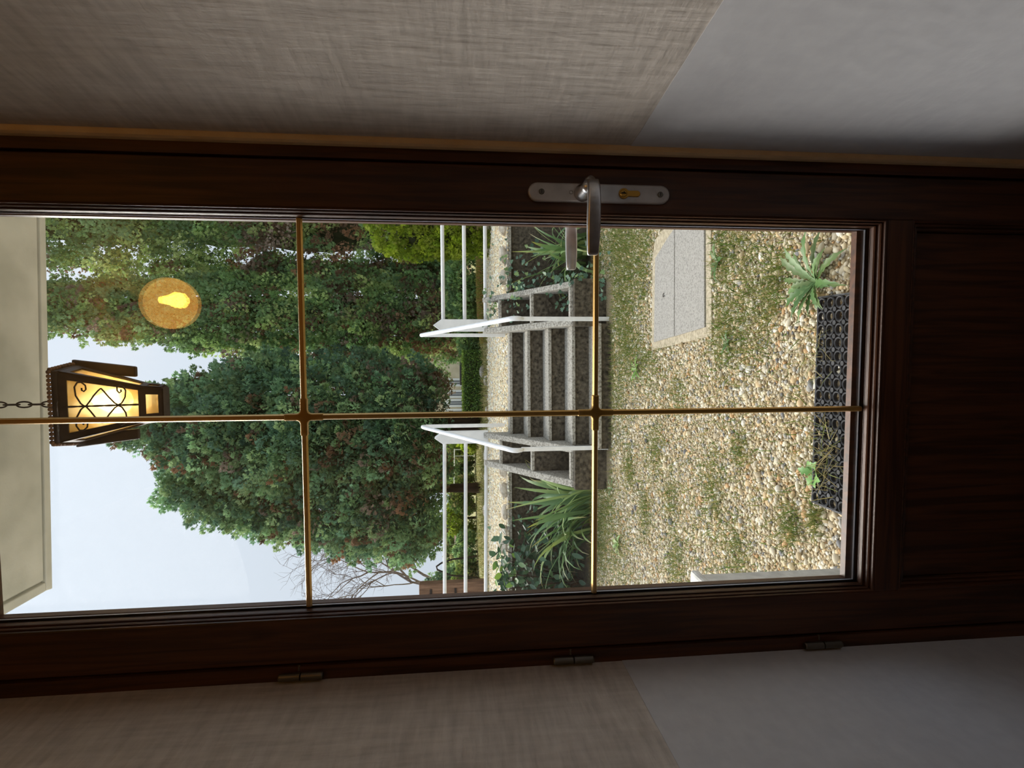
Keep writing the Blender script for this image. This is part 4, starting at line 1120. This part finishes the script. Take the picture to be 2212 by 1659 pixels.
# ------------------------------------------------------------------ near plants
def leaf_strip(base, az, L, W, lean, droop, col0, col1, fold=.25, n=8, twist=0.0):
    """sword leaf: a folded strip bending over; colour runs from col0 to a coloured tip"""
    V = []; F = []; Cc = []
    h = Vector((math.cos(az), math.sin(az), 0)); side = Vector((-math.sin(az), math.cos(az), 0))
    p = Vector(base); ang = lean
    for i in range(n+1):
        t = i/n
        w = W*(.55+.9*t if t < .45 else (1-((t-.45)/.55)**1.8)*.955+.0)*.5
        s2 = (side*math.cos(twist*t) + Vector((0, 0, 1))*math.sin(twist*t))
        d = h*math.sin(ang) + Vector((0, 0, 1))*math.cos(ang)
        up = d.cross(s2)
        V += [tuple(p - s2*w), tuple(p + up*(fold*w)), tuple(p + s2*w)]
        tc_ = max(0, (t-.78)/.22)
        c = [col0[k]*(1-tc_)+col1[k]*tc_ for k in range(3)]; Cc += [c]*3
        p = p + d*(L/n); ang += droop/n*(1+t*1.2)
    for i in range(n):
        for j in (0, 1): F.append((i*3+j, i*3+j+1, (i+1)*3+j+1, (i+1)*3+j))
    return array_mesh('leaf', np.array(V), np.array(F), M['leaf'], np.array(Cc), smooth=True)
def iris(label, c, spots, seed, nleaf, hmax):
    t_ = thing('iris_clump', (c[0], c[1], G), label, 'plant', 'iris clumps beside the stairs')
    r = random.Random(seed)
    gs = [lin(118, 152, 98), lin(136, 166, 106), lin(106, 140, 94), lin(158, 182, 114)]
    tips = [lin(196, 176, 110), lin(214, 200, 160), lin(188, 184, 80), lin(110, 134, 80)]
    for i in range(nleaf):
        sx_, sy_, az0 = r.choice(spots)
        L = r.uniform(.45, 1.0)*hmax
        az = az0 + r.gauss(0, .9)
        base = (sx_+r.uniform(-.07, .07), sy_+r.uniform(-.06, .06), G-.01)
        me = leaf_strip(base, az, L, r.uniform(.030, .052), r.uniform(.02, .5), r.uniform(.1, 1.3) if r.random() < .75 else r.uniform(1.4, 2.4), r.choice(gs), r.choice(tips), twist=r.uniform(-.5, .5))
        link('leaf', me, None, t_)
    return t_
iris('sword-leaved iris clump on the laurel side of the stairs', (-1.5, 4.3), [(-1.35, 4.2, 2.6), (-1.5, 4.25, 3.3), (-1.62, 4.35, 3.6), (-1.42, 4.45, 1.6), (-1.75, 4.3, 3.4)], 31, 84, .92)
iris('sword-leaved iris clump among ivy on the handle side of the stairs', (1.0, 4.5), [(.95, 4.4, .6), (1.05, 4.5, 3.4), (.88, 4.55, 3.3), (1.2, 4.4, 1.2), (.98, 4.45, 3.0)], 32, 62, .82)

# ivy: lobed leaves trailing over the stair flank
def ivy_leaf_mesh():
    P = [(0, 0), (.28, -.10), (.50, .12), (.30, .30), (.36, .58), (.12, .52), (0, .95), (-.12, .52), (-.36, .58), (-.30, .30), (-.50, .12), (-.28, -.10)]
    V = [(x, y, .10*abs(x)) for x, y in P] + [(0, .3, 0)]
    F = [(i, (i+1) % 12, 12) for i in range(12)]
    return np.array(V), np.array(F)
IV, IF = ivy_leaf_mesh()
def ivy(label, spots, seed, n, cat='ivy'):
    t_ = thing('ivy_plant', (spots[0][0], spots[0][1], G), label, cat)
    r = np.random.default_rng(seed); Vs = []; Fs = []; Cs = []; off = 0
    pal = 1.35*np.array([lin(84, 112, 92), lin(70, 98, 76), lin(104, 130, 104), lin(60, 84, 64), lin(116, 140, 84)])
    for i in range(n):
        s = spots[r.integers(0, len(spots))]
        p = np.array([s[0], s[1], s[2]]) + r.normal(0, 1, 3)*np.array(s[3])
        k = r.uniform(.028, .058)
        z = norm(np.array([r.normal(0, .5), -.7+r.normal(0, .4), .7+r.normal(0, .4)])); x = norm(np.cross(z, r.normal(0, 1, 3))); y = np.cross(z, x)
        Vs.append(p + (IV[:, :1]*x + IV[:, 1:2]*y + IV[:, 2:]*z)*k); Fs.append(IF+off); off += 13
        Cs.append(np.repeat((pal[r.integers(0, 5)]*r.uniform(.8, 1.2))[None], 13, 0))
    link('ivy_leaves', array_mesh('ivy_leaves', np.concatenate(Vs), np.concatenate(Fs), M['leaf'], np.concatenate(Cs)), None, t_, kind='stuff')
    rr_ = random.Random(seed)
    mb = MB()
    for i in range(14):
        s = rr_.choice(spots); p = Vector(s[:3]); pts_ = [p]
        for j in range(5): pts_.append(pts_[-1] + Vector((rr_.gauss(0, .05), rr_.gauss(-.02, .04), rr_.gauss(-.03, .04))))
        mb.tube([tuple(v) for v in pts_], .0025, 5)
    mb.build('ivy_stems', M['bark'], t_)
ivy('grey-green ivy trailing over the planter pockets on the handle side', [(.42, 4.95, 1.02, (.12, .08, .05)), (.46, 4.6, .80, (.12, .12, .05)), (.60, 4.45, .62, (.04, .2, .12)), (.70, 4.6, .5, (.08, .15, .2)),
    (.85, 4.75, .6, (.15, .1, .15)), (.66, 4.2, .2, (.1, .2, .08)), (.72, 4.9, .85, (.2, .06, .06)), (.62, 4.0, .16, (.12, .25, .04)), (.44, 4.2, .42, (.08, .12, .05)), (.6, 3.9, .38, (.03, .06, .1))], 51, 330)
ivy('small ivy leaves on the wall behind the iris by the laurel', [(-1.9, 5.0, .55, (.18, .03, .18)), (-2.1, 4.9, .4, (.15, .05, .15))], 52, 70)

# dark laurel-like shrub: every leaf its own part
lau = thing('laurel_shrub', (-2.35, 4.55, G), 'dark glossy-leaved laurel shrub in the corner by the hinge side', 'shrub')
def oval_leaf(pal):
    prof = [(0, .02), (.15, .16), (.4, .25), (.65, .21), (.88, .09), (1.0, .0)]
    V = []; F = []
    for (y, w) in prof: V += [(-w, y, .10*w), (0, y, -.03*math.sin(y*3.1)), (w, y, .10*w)]
    for i in range(len(prof)-1):
        for j in (0, 1): F.append((i*3+j, i*3+j+1, (i+1)*3+j+1, (i+1)*3+j))
    return array_mesh('leaf', np.array(V), np.array(F), M['leaf'], np.repeat(np.array(pal)[None], len(V), 0), smooth=True)
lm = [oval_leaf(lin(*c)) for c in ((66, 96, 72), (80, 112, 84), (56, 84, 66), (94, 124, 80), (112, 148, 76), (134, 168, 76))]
r = random.Random(77)
def place_leaf(me, p, size, dirv, parent, roll=None):
    o = bpy.data.objects.new('leaf', me); COL.objects.link(o); put(o, parent)
    d = Vector(dirv).normalized(); up = Vector((r.gauss(0, .4), -.5+r.gauss(0, .3), .8)); x = d.cross(up).normalized(); z = x.cross(d)
    m_ = Matrix(((x.x, d.x, z.x), (x.y, d.y, z.y), (x.z, d.z, z.z))).to_4x4()
    o.matrix_basis = Matrix.Translation(Vector(p)) @ m_ @ Matrix.Scale(size, 4)
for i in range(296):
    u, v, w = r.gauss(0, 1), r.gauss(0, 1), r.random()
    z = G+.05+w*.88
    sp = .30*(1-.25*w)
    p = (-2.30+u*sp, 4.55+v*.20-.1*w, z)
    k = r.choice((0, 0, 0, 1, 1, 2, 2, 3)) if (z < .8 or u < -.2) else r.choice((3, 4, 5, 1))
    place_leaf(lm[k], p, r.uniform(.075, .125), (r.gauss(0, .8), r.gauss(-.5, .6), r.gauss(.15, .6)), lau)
for i in range(9):
    a = r.uniform(0, 6.28); MB().tube([(-2.35, 4.55, G-.02), (-2.35+.14*math.cos(a), 4.55+.08*math.sin(a), .5), (-2.35+.35*math.cos(a), 4.5+.14*math.sin(a), .9)], [.008, .006, .003], 6).build('stem', M['bark'], lau)

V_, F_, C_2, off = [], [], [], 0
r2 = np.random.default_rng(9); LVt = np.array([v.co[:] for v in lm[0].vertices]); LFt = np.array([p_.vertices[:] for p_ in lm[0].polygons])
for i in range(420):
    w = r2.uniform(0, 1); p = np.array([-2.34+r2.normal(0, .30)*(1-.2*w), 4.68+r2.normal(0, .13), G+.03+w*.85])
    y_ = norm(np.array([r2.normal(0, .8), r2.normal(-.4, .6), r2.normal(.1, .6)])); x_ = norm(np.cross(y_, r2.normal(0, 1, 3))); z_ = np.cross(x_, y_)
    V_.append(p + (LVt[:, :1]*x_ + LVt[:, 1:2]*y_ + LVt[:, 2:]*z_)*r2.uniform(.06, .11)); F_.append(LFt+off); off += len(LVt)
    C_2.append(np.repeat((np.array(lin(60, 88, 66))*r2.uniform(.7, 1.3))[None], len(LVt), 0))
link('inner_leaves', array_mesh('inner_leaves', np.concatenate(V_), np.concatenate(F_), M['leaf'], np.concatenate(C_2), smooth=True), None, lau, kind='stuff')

# rosette weed by the mat: toothed leaves
def toothed_leaf(L, W, droop, pal, seed, teeth=5):
    rr_ = random.Random(seed); n = teeth*2+2; V = []; F = []
    for i in range(n+1):
        t = i/n; w = W*math.sin(math.pi*min(1, .12+.88*t))**.8*(.55+.6*t if t < .8 else 1.03*(1-t)/.2*.95+.06) * (1.0 if i % 2 else .5)
        z = L*(math.sin(t*1.6)*.32 - droop*t*t)
        V += [(-w*.5, L*t, z+.25*w*.5), (0, L*t, z), (w*.5, L*t, z+.25*w*.5)]
    for i in range(n):
        for j in (0, 1): F.append((i*3+j, i*3+j+1, (i+1)*3+j+1, (i+1)*3+j))
    return array_mesh('leaf', np.array(V), np.array(F), M['leaf'], np.repeat(np.array(pal)[None], len(V), 0))
def rosette(name, label, c, n, L, W, seed, pals, droop=.2, cat='plant', teeth=5, group=None):
    t_ = thing(name, (c[0], c[1], G), label, cat, group)
    rr_ = random.Random(seed)
    for i in range(n):
        me = toothed_leaf(L*rr_.uniform(.6, 1.1), W*rr_.uniform(.7, 1.2), droop*rr_.uniform(.5, 1.6), rr_.choice(pals), seed+i, teeth)
        o = link('leaf', me, None, t_)
        o.location = Vector((c[0], c[1], G+.012)); o.rotation_euler = (rr_.uniform(-.1, .3), 0, 2*math.pi*i/n + rr_.uniform(-.3, .3))
    return t_
wg = [lin(92, 126, 72), lin(78, 112, 60), lin(108, 138, 86), lin(100, 122, 72)]
rosette('dandelion_rosette', 'large toothed green weed rosette by the doormat', (.235, .985), 24, .19, .038, 61, wg)
rosette('weed_seedling', 'bright green seedling growing through the left end of the doormat', (-.45, .955), 6, .085, .050, 63, [lin(120, 170, 86), lin(104, 152, 78), lin(134, 178, 104)], .05, teeth=3)
rosette('weed_rosette', 'small green weed beside the cover, towards the stairs', (-.15, 2.95), 7, .12, .04, 65, [lin(104, 142, 62), lin(122, 156, 74)])
rosette('weed_rosette', 'small green weed at the near edge of the cover', (.42, 1.74), 8, .10, .035, 66, wg)
rosette('weed_rosette', 'small weed in the gravel left of the cover', (.02, 1.62), 6, .08, .03, 67, wg)
rosette('weed_rosette', 'light green weed below the laurel shrub', (-1.55, 3.35), 8, .11, .04, 68, [lin(128, 158, 74), lin(112, 148, 66)])
rosette('weed_rosette', 'green weed near the foot of the white handrail, laurel side', (-1.15, 3.55), 6, .09, .03, 69, wg)
# dry tuft lying on the mat
tg = thing('dry_grass_tuft', (-.42, .86, G), 'straw-coloured dry grass tuft lying over the doormat', 'grass')
PD = np.column_stack([rng.normal(-.36, .06, 90), rng.normal(.87, .035, 90), np.full(90, G+.028)])
link('blades', grass_mesh('blades', PD, rng.uniform(.05, .13, 90), rng.uniform(.0014, .0026, 90), [lin(196, 180, 130), lin(170, 160, 104), lin(140, 150, 84)], 71, spread=1.1, droop=.2), None, tg, kind='stuff')
tg2 = thing('dry_grass_tuft', (-.03, .93, G), 'few long straw blades crossing the middle of the doormat', 'grass')
PD = np.column_stack([rng.normal(-.02, .05, 40), rng.normal(.93, .05, 40), np.full(40, G+.028)])
link('blades', grass_mesh('blades', PD, rng.uniform(.06, .15, 40), rng.uniform(.0014, .0024, 40), [lin(196, 184, 136), lin(160, 166, 96)], 72, spread=1.25, droop=.15), None, tg2, kind='stuff')
